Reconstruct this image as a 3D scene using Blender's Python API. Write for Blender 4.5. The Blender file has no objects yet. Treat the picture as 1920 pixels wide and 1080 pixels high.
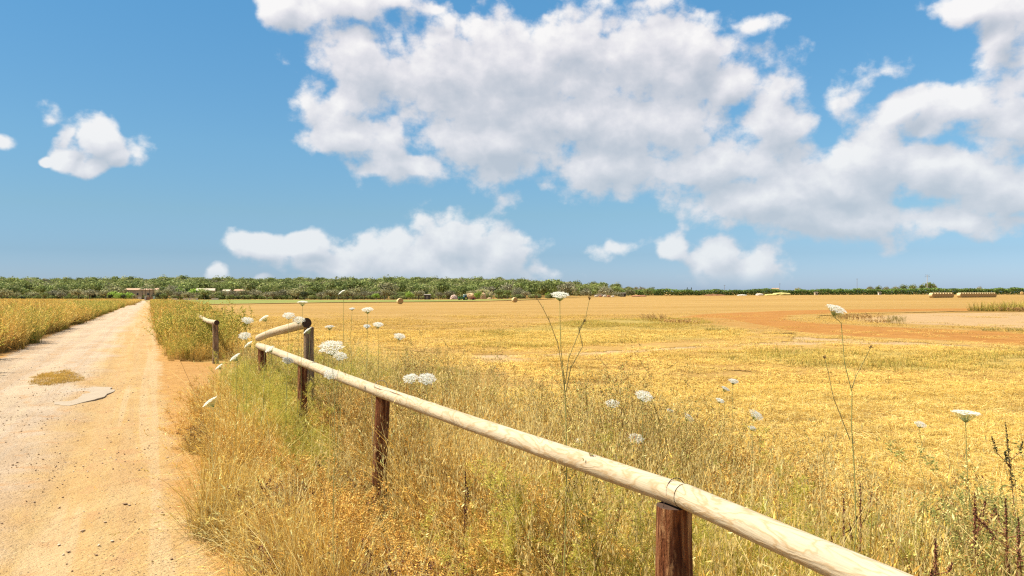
import bpy, math, random
import numpy as np

# ---------------------------------------------------------------- camera, sky, sun
F, CX, HY, H = 1440.0, 960.0, 548.0, 1.75        # focal length in photo pixels, principal column, eye-level row, eye height
SC = bpy.context.scene
COL = SC.collection
cam = bpy.data.cameras.new("camera")
cam.sensor_width = 36.0
cam.lens = 36.0 * F / 1920.0
cam.clip_start = 0.05
cam.clip_end = 20000
cam_ob = bpy.data.objects.new("camera", cam)
COL.objects.link(cam_ob)
cam_ob.location = (0, 0, H)
cam_ob.rotation_euler = (math.radians(90) + math.atan((HY - 540.0) / F), 0, 0)
SC.camera = cam_ob

SUN_EL, SUN_AZ = math.radians(57), math.radians(-83)      # azimuth from +Y, clockwise positive
SKY_STRENGTH = 0.1
SC.view_settings.view_transform = 'Standard'
SC.view_settings.look = 'None'
SC.view_settings.exposure = 1.10
SC.view_settings.gamma = 1.0
SC.view_settings.use_curve_mapping = False
SC.render.engine = 'CYCLES'
SC.cycles.use_denoising = False
SC.cycles.filter_width = 1.25
SC.cycles.max_bounces = 6
SC.cycles.diffuse_bounces = 2
SC.cycles.transmission_bounces = 3
SC.cycles.transparent_max_bounces = 6
SC.cycles.glossy_bounces = 2
SC.cycles.caustics_reflective = False
SC.cycles.caustics_refractive = False


class X:
    """a node socket with arithmetic"""
    def __init__(s, nt, sock): s.nt, s.s = nt, sock
    def _m(s, op, *a, clamp=False):
        n = s.nt.nodes.new('ShaderNodeMath'); n.operation = op; n.use_clamp = clamp
        for i, v in enumerate((s,) + a):
            if isinstance(v, X): s.nt.links.new(v.s, n.inputs[i])
            else: n.inputs[i].default_value = v
        return X(s.nt, n.outputs[0])
    def __add__(s, o): return s._m('ADD', o)
    def __radd__(s, o): return s._m('ADD', o)
    def __sub__(s, o): return s._m('SUBTRACT', o)
    def __rsub__(s, o): return s._m('MULTIPLY', -1.0)._m('ADD', o)
    def __mul__(s, o): return s._m('MULTIPLY', o)
    __rmul__ = __mul__
    def __truediv__(s, o): return s._m('DIVIDE', o)
    def clamp(s): return s._m('ADD', 0.0, clamp=True)
    def min(s, o): return s._m('MINIMUM', o)
    def max(s, o): return s._m('MAXIMUM', o)
    def smin(s, o, k):
        return s._m('SMOOTH_MIN', o, k)
    def abs(s): return s._m('ABSOLUTE')
    def pow(s, o): return s._m('POWER', o)
    def step(s, a, b):
        n = s.nt.nodes.new('ShaderNodeMapRange'); n.interpolation_type = 'SMOOTHSTEP'
        s.nt.links.new(s.s, n.inputs['Value'])
        for k, v in (('From Min', a), ('From Max', b)):
            if isinstance(v, X): s.nt.links.new(v.s, n.inputs[k])
            else: n.inputs[k].default_value = v
        return X(s.nt, n.outputs['Result'])


def vec(nt, x, y, z=0.0):
    n = nt.nodes.new('ShaderNodeCombineXYZ')
    for i, v in enumerate((x, y, z)):
        if isinstance(v, X): nt.links.new(v.s, n.inputs[i])
        else: n.inputs[i].default_value = v
    return X(nt, n.outputs[0])


def vmath(nt, op, *a):
    n = nt.nodes.new('ShaderNodeVectorMath'); n.operation = op
    for i, v in enumerate(a):
        if isinstance(v, X): nt.links.new(v.s, n.inputs[i])
        elif op == 'SCALE' and i == 1: n.inputs['Scale'].default_value = v
        else: n.inputs[i].default_value = v
    return X(nt, n.outputs['Value'] if op in ('LENGTH', 'DOT_PRODUCT', 'DISTANCE') else n.outputs[0])


def sep(nt, v):
    n = nt.nodes.new('ShaderNodeSeparateXYZ'); nt.links.new(v.s, n.inputs[0])
    return [X(nt, n.outputs[i]) for i in range(3)]


def noise(nt, v, scale, detail=4, rough=0.5, dist=0.0, lac=2.0, col=False, ntype='FBM', dim='3D'):
    n = nt.nodes.new('ShaderNodeTexNoise')
    n.noise_type = ntype; n.noise_dimensions = dim
    nt.links.new(v.s, n.inputs['Vector'])
    n.inputs['Scale'].default_value = scale; n.inputs['Detail'].default_value = detail
    n.inputs['Roughness'].default_value = rough; n.inputs['Distortion'].default_value = dist
    n.inputs['Lacunarity'].default_value = lac
    return X(nt, n.outputs['Color'] if col else n.outputs[0])


def voronoi(nt, v, scale, feature='F1', out='Distance', rnd=1.0, smooth=None, dim='3D'):
    n = nt.nodes.new('ShaderNodeTexVoronoi'); n.feature = feature; n.voronoi_dimensions = dim
    nt.links.new(v.s, n.inputs['Vector']); n.inputs['Scale'].default_value = scale
    n.inputs['Randomness'].default_value = rnd
    if smooth is not None: n.inputs['Smoothness'].default_value = smooth
    return X(nt, n.outputs[out])


def mixc(nt, f, a, b, mode='MIX'):
    n = nt.nodes.new('ShaderNodeMix'); n.data_type = 'RGBA'; n.blend_type = mode
    for k, v in ((0, f), (6, a), (7, b)):
        if isinstance(v, X): nt.links.new(v.s, n.inputs[k])
        elif k == 0: n.inputs[0].default_value = v
        else: n.inputs[k].default_value = (*v, 1.0) if len(v) == 3 else v
    return X(nt, n.outputs[2])


def ramp(nt, f, stops):
    n = nt.nodes.new('ShaderNodeValToRGB'); nt.links.new(f.s, n.inputs[0])
    e = n.color_ramp.elements
    e[0].position, e[0].color = stops[0][0], (*stops[0][1], 1)
    e[1].position, e[1].color = stops[-1][0], (*stops[-1][1], 1)
    for p, c in stops[1:-1]:
        q = e.new(p); q.color = (*c, 1)
    return X(nt, n.outputs[0])


def build_world():
    w = bpy.data.worlds.new("World"); SC.world = w; w.use_nodes = True
    nt = w.node_tree; nt.nodes.clear()
    out = nt.nodes.new('ShaderNodeOutputWorld'); bg = nt.nodes.new('ShaderNodeBackground')
    nt.links.new(bg.outputs[0], out.inputs[0]); bg.inputs['Strength'].default_value = SKY_STRENGTH
    sky = nt.nodes.new('ShaderNodeTexSky'); sky.sky_type = 'NISHITA'; sky.sun_disc = False
    sky.sun_elevation = SUN_EL; sky.sun_rotation = SUN_AZ
    sky.air_density = 1.0; sky.dust_density = 0.6; sky.ozone_density = 1.5; sky.altitude = 0
    # the cloud layer, by azimuth and elevation (a cloud far away stays where it is from any viewpoint)
    blobs = []
    def B(px, py, rx, ry, wisp=0):
        a = math.atan((px - CX) / F); k = math.hypot(1, (px - CX) / F)
        e = math.atan((HY - py) / F / k)
        blobs.append((a, e, rx / F / k / k, ry / F / k, wisp))
    for b in [(700, 125, 120, 78), (830, 125, 130, 85), (960, 130, 140, 100), (1060, 90, 120, 90), (1180, 120, 150, 90), (1290, 110, 90, 80), (1350, 150, 70, 50),
              (1050, 220, 260, 85), (960, 165, 230, 90), (1180, 240, 200, 70), (1500, 400, 170, 50), (930, 265, 200, 75), (740, 270, 70, 75), (650, 255, 80, 45), (760, 310, 90, 36),
              (1150, 300, 240, 66), (1340, 310, 180, 75), (1450, 240, 75, 80), (1550, 340, 200, 75), (1600, 400, 150, 52), (1450, 375, 130, 50),
              (1700, 195, 70, 40), (1780, 215, 120, 60), (1890, 240, 120, 85), (1650, 310, 120, 75), (1740, 330, 150, 60), (1880, 360, 130, 50), (1810, 415, 110, 34),
              (2050, 300, 160, 110), (2250, 380, 160, 60),
              (540, 5, 65, 42), (650, 10, 80, 45), (740, -5, 60, 30), (825, 26, 40, 20, 1), (1210, 0, 70, 34, 1), (1880, 60, 45, 60), (1840, -5, 90, 32), (1960, 20, 90, 90),
              (108, 250, 26, 28), (150, 250, 44, 34), (128, 292, 40, 26), (178, 268, 34, 34), (205, 300, 30, 20), (165, 312, 28, 18), (85, 300, 16, 10), (245, 296, 34, 20, 1), (80, 215, 30, 26, 1), (-10, 262, 40, 22), (580, 182, 46, 34, 1),
              (470, 458, 55, 26), (570, 458, 80, 28), (660, 470, 90, 38), (760, 490, 110, 44), (860, 447, 78, 54), (950, 475, 66, 56), (830, 510, 200, 40), (640, 500, 150, 34), (560, 480, 110, 26), (700, 480, 110, 40),
              (400, 521, 34, 16), (490, 532, 26, 12), 
              (1260, 466, 42, 20), (1350, 478, 70, 38), (1420, 484, 55, 38), (1400, 510, 100, 32),
              (1150, 466, 38, 22, 1), (948, 374, 40, 24, 1), (1455, 150, 70, 60, 1), (1590, 175, 50, 40, 1), (1410, 52, 44, 14, 1), (1650, 130, 80, 30, 1), (640, 190, 90, 40, 1)]:
        B(*b)
    # density group
    g = bpy.data.node_groups.new("cloud_density", 'ShaderNodeTree')
    g.interface.new_socket("p", in_out='INPUT', socket_type='NodeSocketVector')
    g.interface.new_socket("d", in_out='OUTPUT', socket_type='NodeSocketFloat')
    g.interface.new_socket("f", in_out='OUTPUT', socket_type='NodeSocketFloat')
    gi = g.nodes.new('NodeGroupInput'); go = g.nodes.new('NodeGroupOutput')
    p = X(g, gi.outputs[0])
    wn = noise(g, p, 9.0, 3, 0.55, col=True, dim='2D')
    pw = vmath(g, 'ADD', p, vmath(g, 'SCALE', vmath(g, 'SUBTRACT', wn, (0.5, 0.5, 0.5)), 0.045))
    acc = None
    for a, e, ra, re, wisp in blobs:
        d = vmath(g, 'LENGTH', vmath(g, 'MULTIPLY_ADD', pw, (1 / ra, 1 / re, 0), (-a / ra, -e / re, 0)))
        if wisp: d = d * 0.5 + 0.62
        acc = d if acc is None else acc.smin(d, 0.30)
    p3 = vmath(g, 'MULTIPLY', p, (1.0, 1.25, 1.0))
    n1 = noise(g, p3, 11.0, 8, 0.54, 0.0, dim='2D')
    v1 = voronoi(g, vmath(g, 'ADD', p3, vmath(g, 'SCALE', wn, 0.03)), 26.0, 'F1', dim='2D')
    v2 = voronoi(g, vmath(g, 'ADD', p3, vmath(g, 'SCALE', wn, 0.05)), 60.0, 'F1', dim='2D')
    v1 = v1 * v1 * 1.4; v2 = v2 * v2 * 1.4
    # the same fair-weather cumulus goes on round the rest of the sky
    ax, ay, _ = sep(g, p)
    far = noise(g, vmath(g, 'MULTIPLY', p, (1.0, 2.2, 1.0)), 3.0, 2, 0.5, dim='2D')
    beyond = (far - 0.56) * 6.0 - ((1.05 - ax.abs()).max(0.0) * 6.0).min((0.62 - ay).max(0.0) * 6.0)
    n2 = noise(g, vmath(g, 'ADD', p3, (3.1, 1.7, 0.0)), 34.0, 6, 0.6, dim='2D')
    fld = (1.0 - acc).max(beyond.min(0.8)).max(-1.5)
    dens = fld * 1.0 + (n1 - 0.5) * 1.55 + (n2 - 0.5) * 0.75 + (0.35 - v1) * 0.32 + (0.35 - v2) * 0.12 + 0.14
    g.links.new(dens.s, go.inputs[0]); g.links.new(fld.s, go.inputs[1])
    tc = nt.nodes.new('ShaderNodeTexCoord')
    x, y, z = sep(nt, X(nt, tc.outputs['Generated']))
    az = x._m('ARCTAN2', y); el = z.max(-1.0).min(1.0)._m('ARCSINE')
    pos = vec(nt, az, el, 0.0)
    def D(v):
        n = nt.nodes.new('ShaderNodeGroup'); n.node_tree = g; nt.links.new(v.s, n.inputs[0]); return X(nt, n.outputs[0]), X(nt, n.outputs[1])
    d0, f0 = D(pos)
    d1, f1 = D(vmath(nt, 'ADD', pos, (-0.010, 0.026, 0)))
    alpha = d0.step(-0.02, 0.52)
    alpha = alpha * el.step(0.0, 0.03)
    relief = (d0 - d1) * 0.60
    lit = (0.60 + relief - (f1 - 0.15).max(0.0) * 0.30 + (0.5 - d0) * 0.16).clamp()
    lit = lit._m('ADD', 0.0)
    ccol = ramp(nt, lit, [(0.0, (0.50, 0.55, 0.63)), (0.38, (0.64, 0.66, 0.72)), (0.68, (0.80, 0.79, 0.83)), (1.0, (0.98, 0.96, 0.95))])
    ccol = mixc(nt, el.step(0.32, 0.02) * 0.35, ccol, (0.52, 0.66, 0.76))
    ccol = vmath(nt, 'SCALE', ccol, CLOUD_GAIN)
    skyc = vmath(nt, 'MULTIPLY', X(nt, sky.outputs[0]), ramp(nt, (el / 0.4).clamp(), SKY_TINT))
    skyc = vmath(nt, 'MULTIPLY', skyc, mixc(nt, az.step(-0.75, 0.75), (0.86, 0.86, 0.86), (1.32, 1.26, 1.22)))
    fin = mixc(nt, alpha * 0.96, skyc, ccol)
    nt.links.new(fin.s, bg.inputs['Color'])


CLOUD_GAIN = 10.0 / 2 ** SC.view_settings.exposure
SKY_TINT = [(0.0, (0.35, 0.49, 0.83)), (0.12, (0.27, 0.395, 0.59)), (0.25, (0.30, 0.43, 0.52)), (0.45, (0.31, 0.49, 0.56)), (0.9, (0.275, 0.55, 0.64)), (1.0, (0.265, 0.53, 0.62))]
build_world()
SC.world.cycles.sampling_method = 'MANUAL'
SC.world.cycles.sample_map_resolution = 256

sun = bpy.data.lights.new("sun", 'SUN'); sun.energy = 4.6; sun.angle = math.radians(0.53); sun.color = (1.0, 0.925, 0.77)
sun_ob = bpy.data.objects.new("sun", sun); COL.objects.link(sun_ob)
# sun direction: light travels along local -Z
sun_ob.rotation_euler = (math.radians(90) - SUN_EL, 0, math.pi - SUN_AZ)
sun_ob.location = (-60, 10, 90)

# ---------------------------------------------------------------- helpers
RNG = np.random.default_rng(7)


def smooth(a, b, x):
    t = np.clip((np.asarray(x, float) - a) / (b - a), 0, 1)
    return t * t * (3 - 2 * t)


def ground(x, y):
    """height of the land: a very gentle fall away from the road end of the field, a low wooded hill beyond"""
    x = np.asarray(x, float); y = np.asarray(y, float)
    yy = np.maximum(y, 1.0)
    s = 1 - smooth(-0.25, 0.60, x / yy)
    fall = -0.0075 * np.clip(y - 33, 0, 240)
    fall = np.where(y > 33, fall * np.clip((y - 33) / 12.0, 0, 1), 0)
    side = 1 - smooth(-0.05, 0.30, x / yy)
    hill = side * 10.5 * smooth(470, 900, y) + (1 - side) * 1.2 * smooth(500, 900, y)
    return s * fall + hill


def g1(x, y): return float(ground(x, y))


def px_ground(px, py):
    """the point of the land seen at a pixel of the photograph (used to lay out outlines; everything stays where it is built)"""
    k = (px - CX) / F; t = (py - HY) / F
    lo, hi = 0.5, 900.0
    for _ in range(50):
        m = (lo + hi) / 2
        if H - m * t > g1(k * m, m): lo = m
        else: hi = m
    return (k * lo, lo)


def at(px, py, depth):
    return np.array([(px - CX) / F * depth, depth, H - (py - HY) / F * depth])


def tag(o, label=None, cat=None, group=None, kind=None):
    for k, v in (('label', label), ('category', cat), ('group', group), ('kind', kind)):
        if v: o[k] = v
    return o


def empty(name, loc=(0, 0, 0), rz=0.0):
    o = bpy.data.objects.new(name, None); o.location = loc; o.rotation_euler = (0, 0, rz)
    o.empty_display_size = 0.2; COL.objects.link(o); return o


class MB:
    """collects vertices, faces and vertex colours, then links ONE mesh object"""
    def __init__(s): s.v = []; s.f = []; s.c = []; s.n = 0; s.mi = []
    def add(s, v, f, c=(1, 1, 1), m=0):
        v = np.asarray(v, float).reshape(-1, 3); c = np.asarray(c, float)
        if c.ndim == 1: c = np.tile(c, (len(v), 1))
        s.v.append(v); s.c.append(c); f = [tuple(int(i) + s.n for i in q) for q in f]
        s.f += f; s.mi += [m] * len(f); s.n += len(v)
    def box(s, lo, hi, c=(1, 1, 1), m=0):
        x0, y0, z0 = lo; x1, y1, z1 = hi
        v = [(x0, y0, z0), (x1, y0, z0), (x1, y1, z0), (x0, y1, z0), (x0, y0, z1), (x1, y0, z1), (x1, y1, z1), (x0, y1, z1)]
        s.add(v, [(0, 3, 2, 1), (4, 5, 6, 7), (0, 1, 5, 4), (1, 2, 6, 5), (2, 3, 7, 6), (3, 0, 4, 7)], c, m)
    def tube(s, pts, rad, n=6, c=(1, 1, 1), cap=True, m=0):
        P = np.asarray(pts, float); R = np.broadcast_to(np.asarray(rad, float), (len(P),))
        T = np.gradient(P, axis=0); T /= np.linalg.norm(T, axis=1)[:, None] + 1e-9
        ref = np.array([0, 0, 1.0]) if abs(T[:, 2]).mean() < 0.8 else np.array([1.0, 0, 0])
        A = np.cross(T, ref); A /= np.linalg.norm(A, axis=1)[:, None] + 1e-9
        B = np.cross(T, A)
        th = np.arange(n) * 2 * np.pi / n
        v = P[:, None, :] + R[:, None, None] * (np.cos(th)[None, :, None] * A[:, None, :] + np.sin(th)[None, :, None] * B[:, None, :])
        k = len(P); f = []
        for i in range(k - 1):
            for j in range(n):
                f.append((i * n + j, i * n + (j + 1) % n, (i + 1) * n + (j + 1) % n, (i + 1) * n + j))
        if cap: f += [tuple(range(n)), tuple(range((k - 1) * n, k * n))[::-1]]
        cc = np.asarray(c, float)
        if cc.ndim == 2: cc = np.repeat(cc, n, axis=0)
        s.add(v.reshape(-1, 3), f, cc, m)
    def mesh(s, name, mats, smooth_=False):
        me = bpy.data.meshes.new(name)
        V = np.concatenate(s.v); me.from_pydata(V.tolist(), [], s.f)
        a = me.color_attributes.new("Col", 'FLOAT_COLOR', 'POINT')
        C = np.concatenate(s.c); a.data.foreach_set('color', np.concatenate([C, np.ones((len(C), 1))], 1).ravel())
        if not isinstance(mats, (list, tuple)): mats = [mats]
        for m in mats: me.materials.append(m)
        if len(mats) > 1: me.polygons.foreach_set('material_index', s.mi)
        if smooth_: me.polygons.foreach_set('use_smooth', [True] * len(me.polygons))
        return me
    def build(s, name, mats, parent=None, loc=None, smooth_=False):
        o = bpy.data.objects.new(name, s.mesh(name, mats, smooth_)); COL.objects.link(o)
        if parent is not None: o.parent = parent
        if loc is not None: o.location = loc
        return o


def quads_mesh(name, V, C, mat):
    """V (n,4,3) quads or (n,3,3) triangles with colours (n,3): fast mesh for foliage"""
    n, k = V.shape[:2]
    me = bpy.data.meshes.new(name)
    me.vertices.add(n * k); me.vertices.foreach_set('co', V.reshape(-1).astype(np.float32))
    me.loops.add(n * k); me.loops.foreach_set('vertex_index', np.arange(n * k, dtype=np.int32))
    me.polygons.add(n); me.polygons.foreach_set('loop_start', np.arange(0, n * k, k, dtype=np.int32))
    me.update(calc_edges=True)
    a = me.color_attributes.new("Col", 'FLOAT_COLOR', 'POINT')
    cc = np.concatenate([C, np.ones((len(C), 1))], 1)
    a.data.foreach_set('color', np.repeat(cc, k, axis=0).ravel().astype(np.float32))
    me.materials.append(mat)
    return me


def strips_mesh(name, P, W, C, mat):
    """blades: P (n,s,3) spines, W (n,s) half widths, C (n,s,3) colours, side direction random in plan"""
    n, s = P.shape[:2]
    ang = RNG.uniform(0, np.pi, n); side = np.stack([np.cos(ang), np.sin(ang), np.zeros(n)], 1)[:, None, :]
    L = P - side * W[:, :, None]; R = P + side * W[:, :, None]
    V = np.stack([L, R], 2).reshape(-1, 3)                      # n*s*2
    base = np.arange(n)[:, None] * s * 2 + np.arange(s - 1)[None, :] * 2
    fq = np.stack([base, base + 1, base + 3, base + 2], -1).reshape(-1)
    me = bpy.data.meshes.new(name)
    me.vertices.add(len(V)); me.vertices.foreach_set('co', V.reshape(-1).astype(np.float32))
    nf = n * (s - 1)
    me.loops.add(nf * 4); me.loops.foreach_set('vertex_index', fq.astype(np.int32))
    me.polygons.add(nf); me.polygons.foreach_set('loop_start', np.arange(0, nf * 4, 4, dtype=np.int32))
    me.update(calc_edges=True)
    a = me.color_attributes.new("Col", 'FLOAT_COLOR', 'POINT')
    CC = np.repeat(C, 2, axis=1).reshape(-1, 3); CC = np.concatenate([CC, np.ones((len(CC), 1))], 1)
    a.data.foreach_set('color', CC.ravel().astype(np.float32))
    me.materials.append(mat)
    return me


def join_meshes(name, meshes):
    """several mesh datablocks into one"""
    import bmesh
    bm = bmesh.new()
    for m in meshes: bm.from_mesh(m)
    out = bpy.data.meshes.new(name)
    bm.to_mesh(out); bm.free()
    for m in meshes[0].materials: out.materials.append(m)
    for m in meshes: bpy.data.meshes.remove(m)
    return out


def scatter(name, meshes, pts, scl, rz, idx, label=None, tilt=0.12):
    """ONE object of uncountable stuff: instances of a few patch meshes on the given points"""
    n = len(pts)
    src = bpy.data.collections.new(name + "_patches")
    for i, m in enumerate(meshes):
        src.objects.link(bpy.data.objects.new(f"{name}_patch_{i:02d}", m))
    me = bpy.data.meshes.new(name); me.vertices.add(n)
    me.vertices.foreach_set('co', np.asarray(pts, np.float32).ravel())
    a = me.attributes.new('pick', 'INT', 'POINT'); a.data.foreach_set('value', np.asarray(idx, np.int32))
    scl = np.asarray(scl, np.float32)
    if scl.ndim == 1: scl = np.stack([scl] * 3, 1)
    a = me.attributes.new('size', 'FLOAT_VECTOR', 'POINT'); a.data.foreach_set('vector', scl.ravel())
    rot = np.stack([RNG.normal(0, tilt, n), RNG.normal(0, tilt, n), rz], 1).astype(np.float32)
    a = me.attributes.new('turn', 'FLOAT_VECTOR', 'POINT'); a.data.foreach_set('vector', rot.ravel())
    o = bpy.data.objects.new(name, me); COL.objects.link(o)
    ng = bpy.data.node_groups.new(name + "_scatter", 'GeometryNodeTree')
    ng.interface.new_socket("Geometry", in_out='INPUT', socket_type='NodeSocketGeometry')
    ng.interface.new_socket("Geometry", in_out='OUTPUT', socket_type='NodeSocketGeometry')
    N = ng.nodes; L = ng.links
    gi = N.new('NodeGroupInput'); go = N.new('NodeGroupOutput'); ip = N.new('GeometryNodeInstanceOnPoints')
    ci = N.new('GeometryNodeCollectionInfo'); ci.inputs['Collection'].default_value = src
    ci.inputs['Separate Children'].default_value = True; ci.inputs['Reset Children'].default_value = True
    def attr(nm, dt):
        q = N.new('GeometryNodeInputNamedAttribute'); q.data_type = dt; q.inputs['Name'].default_value = nm; return q.outputs['Attribute']
    er = N.new('FunctionNodeEulerToRotation')
    L.new(attr('turn', 'FLOAT_VECTOR'), er.inputs[0])
    L.new(gi.outputs[0], ip.inputs['Points']); L.new(ci.outputs[0], ip.inputs['Instance'])
    ip.inputs['Pick Instance'].default_value = True
    L.new(attr('pick', 'INT'), ip.inputs['Instance Index']); L.new(er.outputs[0], ip.inputs['Rotation'])
    L.new(attr('size', 'FLOAT_VECTOR'), ip.inputs['Scale']); L.new(ip.outputs[0], go.inputs[0])
    md = o.modifiers.new("scatter", 'NODES'); md.node_group = ng
    return tag(o, label, None, None, 'stuff')


def value_noise(x, y, scale, seed=0, octaves=3):
    r = np.random.default_rng(seed); out = np.zeros(np.shape(x)); amp = 1.0; tot = 0
    for o in range(octaves):
        T = r.random((64, 64)); u = np.asarray(x) * scale * 2 ** o + 13.7 * o; v = np.asarray(y) * scale * 2 ** o + 7.1 * o
        iu = np.floor(u).astype(int); iv = np.floor(v).astype(int); fu = u - iu; fv = v - iv
        fu = fu * fu * (3 - 2 * fu); fv = fv * fv * (3 - 2 * fv)
        q = lambda a, b: T[a % 64, b % 64]
        out += amp * ((q(iu, iv) * (1 - fu) + q(iu + 1, iv) * fu) * (1 - fv) + (q(iu, iv + 1) * (1 - fu) + q(iu + 1, iv + 1) * fu) * fv)
        tot += amp; amp *= 0.5
    return out / tot


# ---------------------------------------------------------------- materials
def material(name):
    m = bpy.data.materials.new(name); m.use_nodes = True
    nt = m.node_tree; nt.nodes.clear()
    out = nt.nodes.new('ShaderNodeOutputMaterial'); b = nt.nodes.new('ShaderNodeBsdfPrincipled')
    nt.links.new(b.outputs[0], out.inputs[0]); b.inputs['Roughness'].default_value = 0.9
    b.inputs['Specular IOR Level'].default_value = 0.2
    return m, nt, b, out


def position(nt, obj=False):
    if obj:
        t = nt.nodes.new('ShaderNodeTexCoord'); return X(nt, t.outputs['Object'])
    g = nt.nodes.new('ShaderNodeNewGeometry'); return X(nt, g.outputs['Position'])


def attrib(nt, name, out='Color'):
    a = nt.nodes.new('ShaderNodeAttribute'); a.attribute_name = name; return X(nt, a.outputs[out])


def bump(nt, b, h, strength=0.4, dist=0.02):
    n = nt.nodes.new('ShaderNodeBump'); n.inputs['Strength'].default_value = strength; n.inputs['Distance'].default_value = dist
    nt.links.new(h.s, n.inputs['Height']); nt.links.new(n.outputs[0], b.inputs['Normal'])


def setc(nt, b, col): nt.links.new(col.s, b.inputs['Base Color'])


def plant_material(name, trans=0.3, vary=0.25, gain=1.0, rough=0.7):
    """blades and leaves: vertex colour, varied per tuft, with light coming through"""
    m, nt, b, out = material(name)
    c = attrib(nt, "Col")
    oi = nt.nodes.new('ShaderNodeObjectInfo'); r = X(nt, oi.outputs['Random'])
    k = (r - 0.5) * vary + gain
    c = vmath(nt, 'SCALE', c, 1.0); nt.links.new(k.s, c.s.node.inputs['Scale'])
    setc(nt, b, c); b.inputs['Roughness'].default_value = rough; b.inputs['Specular IOR Level'].default_value = 0.06
    t = nt.nodes.new('ShaderNodeBsdfTranslucent'); nt.links.new(c.s, t.inputs['Color'])
    mx = nt.nodes.new('ShaderNodeMixShader'); mx.inputs[0].default_value = trans
    nt.links.new(b.outputs[0], mx.inputs[1]); nt.links.new(t.outputs[0], mx.inputs[2]); nt.links.new(mx.outputs[0], out.inputs[0])
    return m


def flat_material(name, col, rough=0.8, var=0.15, scale=3.0, metallic=0.0, spec=0.3, bumpiness=0.0):
    m, nt, b, out = material(name)
    n = noise(nt, position(nt, True), scale, 5, 0.6)
    c = mixc(nt, n, tuple(v * (1 - var) for v in col), tuple(min(1, v * (1 + var)) for v in col))
    setc(nt, b, c); b.inputs['Roughness'].default_value = rough; b.inputs['Metallic'].default_value = metallic
    b.inputs['Specular IOR Level'].default_value = spec
    if bumpiness: bump(nt, b, n, bumpiness, 0.02)
    return m


def field_colour(nt, p):
    """stubble and dry earth of the big field, shared by the land and the edges of the sheets laid on it"""
    px_, py_, _ = sep(nt, p)
    big = noise(nt, vmath(nt, 'MULTIPLY', p, (0.35, 1.0, 1.0)), 0.035, 4, 0.55)
    rows = noise(nt, vmath(nt, 'MULTIPLY', p, (0.03, 1.0, 1.0)), 0.22, 4, 0.6)
    mid = noise(nt, p, 0.9, 5, 0.6)
    fine = noise(nt, vmath(nt, 'MULTIPLY', p, (0.6, 1.0, 1.0)), 14.0, 4, 0.65)
    straw = ramp(nt, big, [(0.30, (0.251, 0.142, 0.028)), (0.50, (0.302, 0.178, 0.038)), (0.70, (0.358, 0.227, 0.057))])
    rows2 = noise(nt, vmath(nt, 'MULTIPLY', p, (0.15, 1.0, 1.0)), 0.055, 3, 0.6)
    straw = mixc(nt, rows2.step(0.50, 0.58) * 0.55, straw, (0.372, 0.240, 0.070))
    straw = mixc(nt, rows2.step(0.47, 0.40) * 0.6, straw, (0.251, 0.151, 0.028))
    straw = mixc(nt, rows.step(0.40, 0.60) * 0.7, straw, (0.260, 0.156, 0.030))
    straw = mixc(nt, mid.step(0.45, 0.75) * 0.45, straw, (0.400, 0.258, 0.086))
    soil = (0.307, 0.151, 0.053)
    c = mixc(nt, fine.step(0.52, 0.40) * 0.60, straw, soil)
    c = mixc(nt, fine.step(0.56, 0.68) * 0.55, c, (0.521, 0.365, 0.164))
    return c, fine


def field_material():
    m, nt, b, out = material("stubble field")
    p = position(nt)
    c, fine = field_colour(nt, p)
    setc(nt, b, c); bump(nt, b, fine, 0.8, 0.05)
    return m


def sheet_material(name, cols, scale=6.0, soft=(-0.05, 0.30), raggedness=0.6, rag_scale=1.2, bumpd=0.03, stretch=(1, 1, 1), specks=None, sheet_only=False):
    """an area laid on the field: inside its own colour, dissolving raggedly into the field colour at its edge"""
    m, nt, b, out = material(name)
    p = position(nt)
    base, fine = field_colour(nt, p)
    ps = vmath(nt, 'MULTIPLY', p, stretch)
    n = noise(nt, ps, scale, 6, 0.62)
    c = ramp(nt, n, [(0.28, cols[0]), (0.5, cols[1]), (0.72, cols[2])])
    f2 = noise(nt, ps, scale * 9, 4, 0.65)
    c = mixc(nt, f2.step(0.60, 0.36) * 0.5, c, tuple(v * 0.62 for v in cols[0]))
    if specks is not None:
        c = mixc(nt, f2.step(0.56, 0.66) * 0.6, c, specks)
    e = attrib(nt, "edge", 'Fac')
    w = (e + (noise(nt, p, rag_scale, 6, 0.65) - 0.5) * raggedness * 2).step(*soft)
    setc(nt, b, mixc(nt, w, base, c))
    bump(nt, b, n * 0.6 + f2 * 0.4, 0.8, bumpd)
    return m


def densify(poly, step):
    out = []
    for (a, b) in zip(poly, poly[1:] + poly[:1]):
        a = np.array(a, float); b = np.array(b, float); k = max(1, int(np.linalg.norm(b - a) / step))
        for i in range(k): out.append(tuple(a + (b - a) * i / k))
    return out


def inside(poly, X_, Y_):
    P = np.array(poly); r = np.zeros(X_.shape, bool); n = len(P)
    for i in range(n):
        x1, y1 = P[i]; x2, y2 = P[(i + 1) % n]
        c = ((y1 > Y_) != (y2 > Y_)) & (X_ < (x2 - x1) * (Y_ - y1) / (y2 - y1 + 1e-12) + x1)
        r ^= c
    return r


def edge_dist(poly, X_, Y_):
    P = np.array(poly); d = np.full(X_.shape, 1e9); n = len(P)
    for i in range(n):
        a = P[i]; b = P[(i + 1) % n]; ab = b - a; L = ab @ ab + 1e-12
        t = np.clip(((X_ - a[0]) * ab[0] + (Y_ - a[1]) * ab[1]) / L, 0, 1)
        d = np.minimum(d, np.hypot(X_ - a[0] - t * ab[0], Y_ - a[1] - t * ab[1]))
    return np.where(inside(poly, X_, Y_), d, -d)


def lift(y, level): return level * (0.004 + 0.00035 * np.maximum(y - 10, 0))


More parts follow.
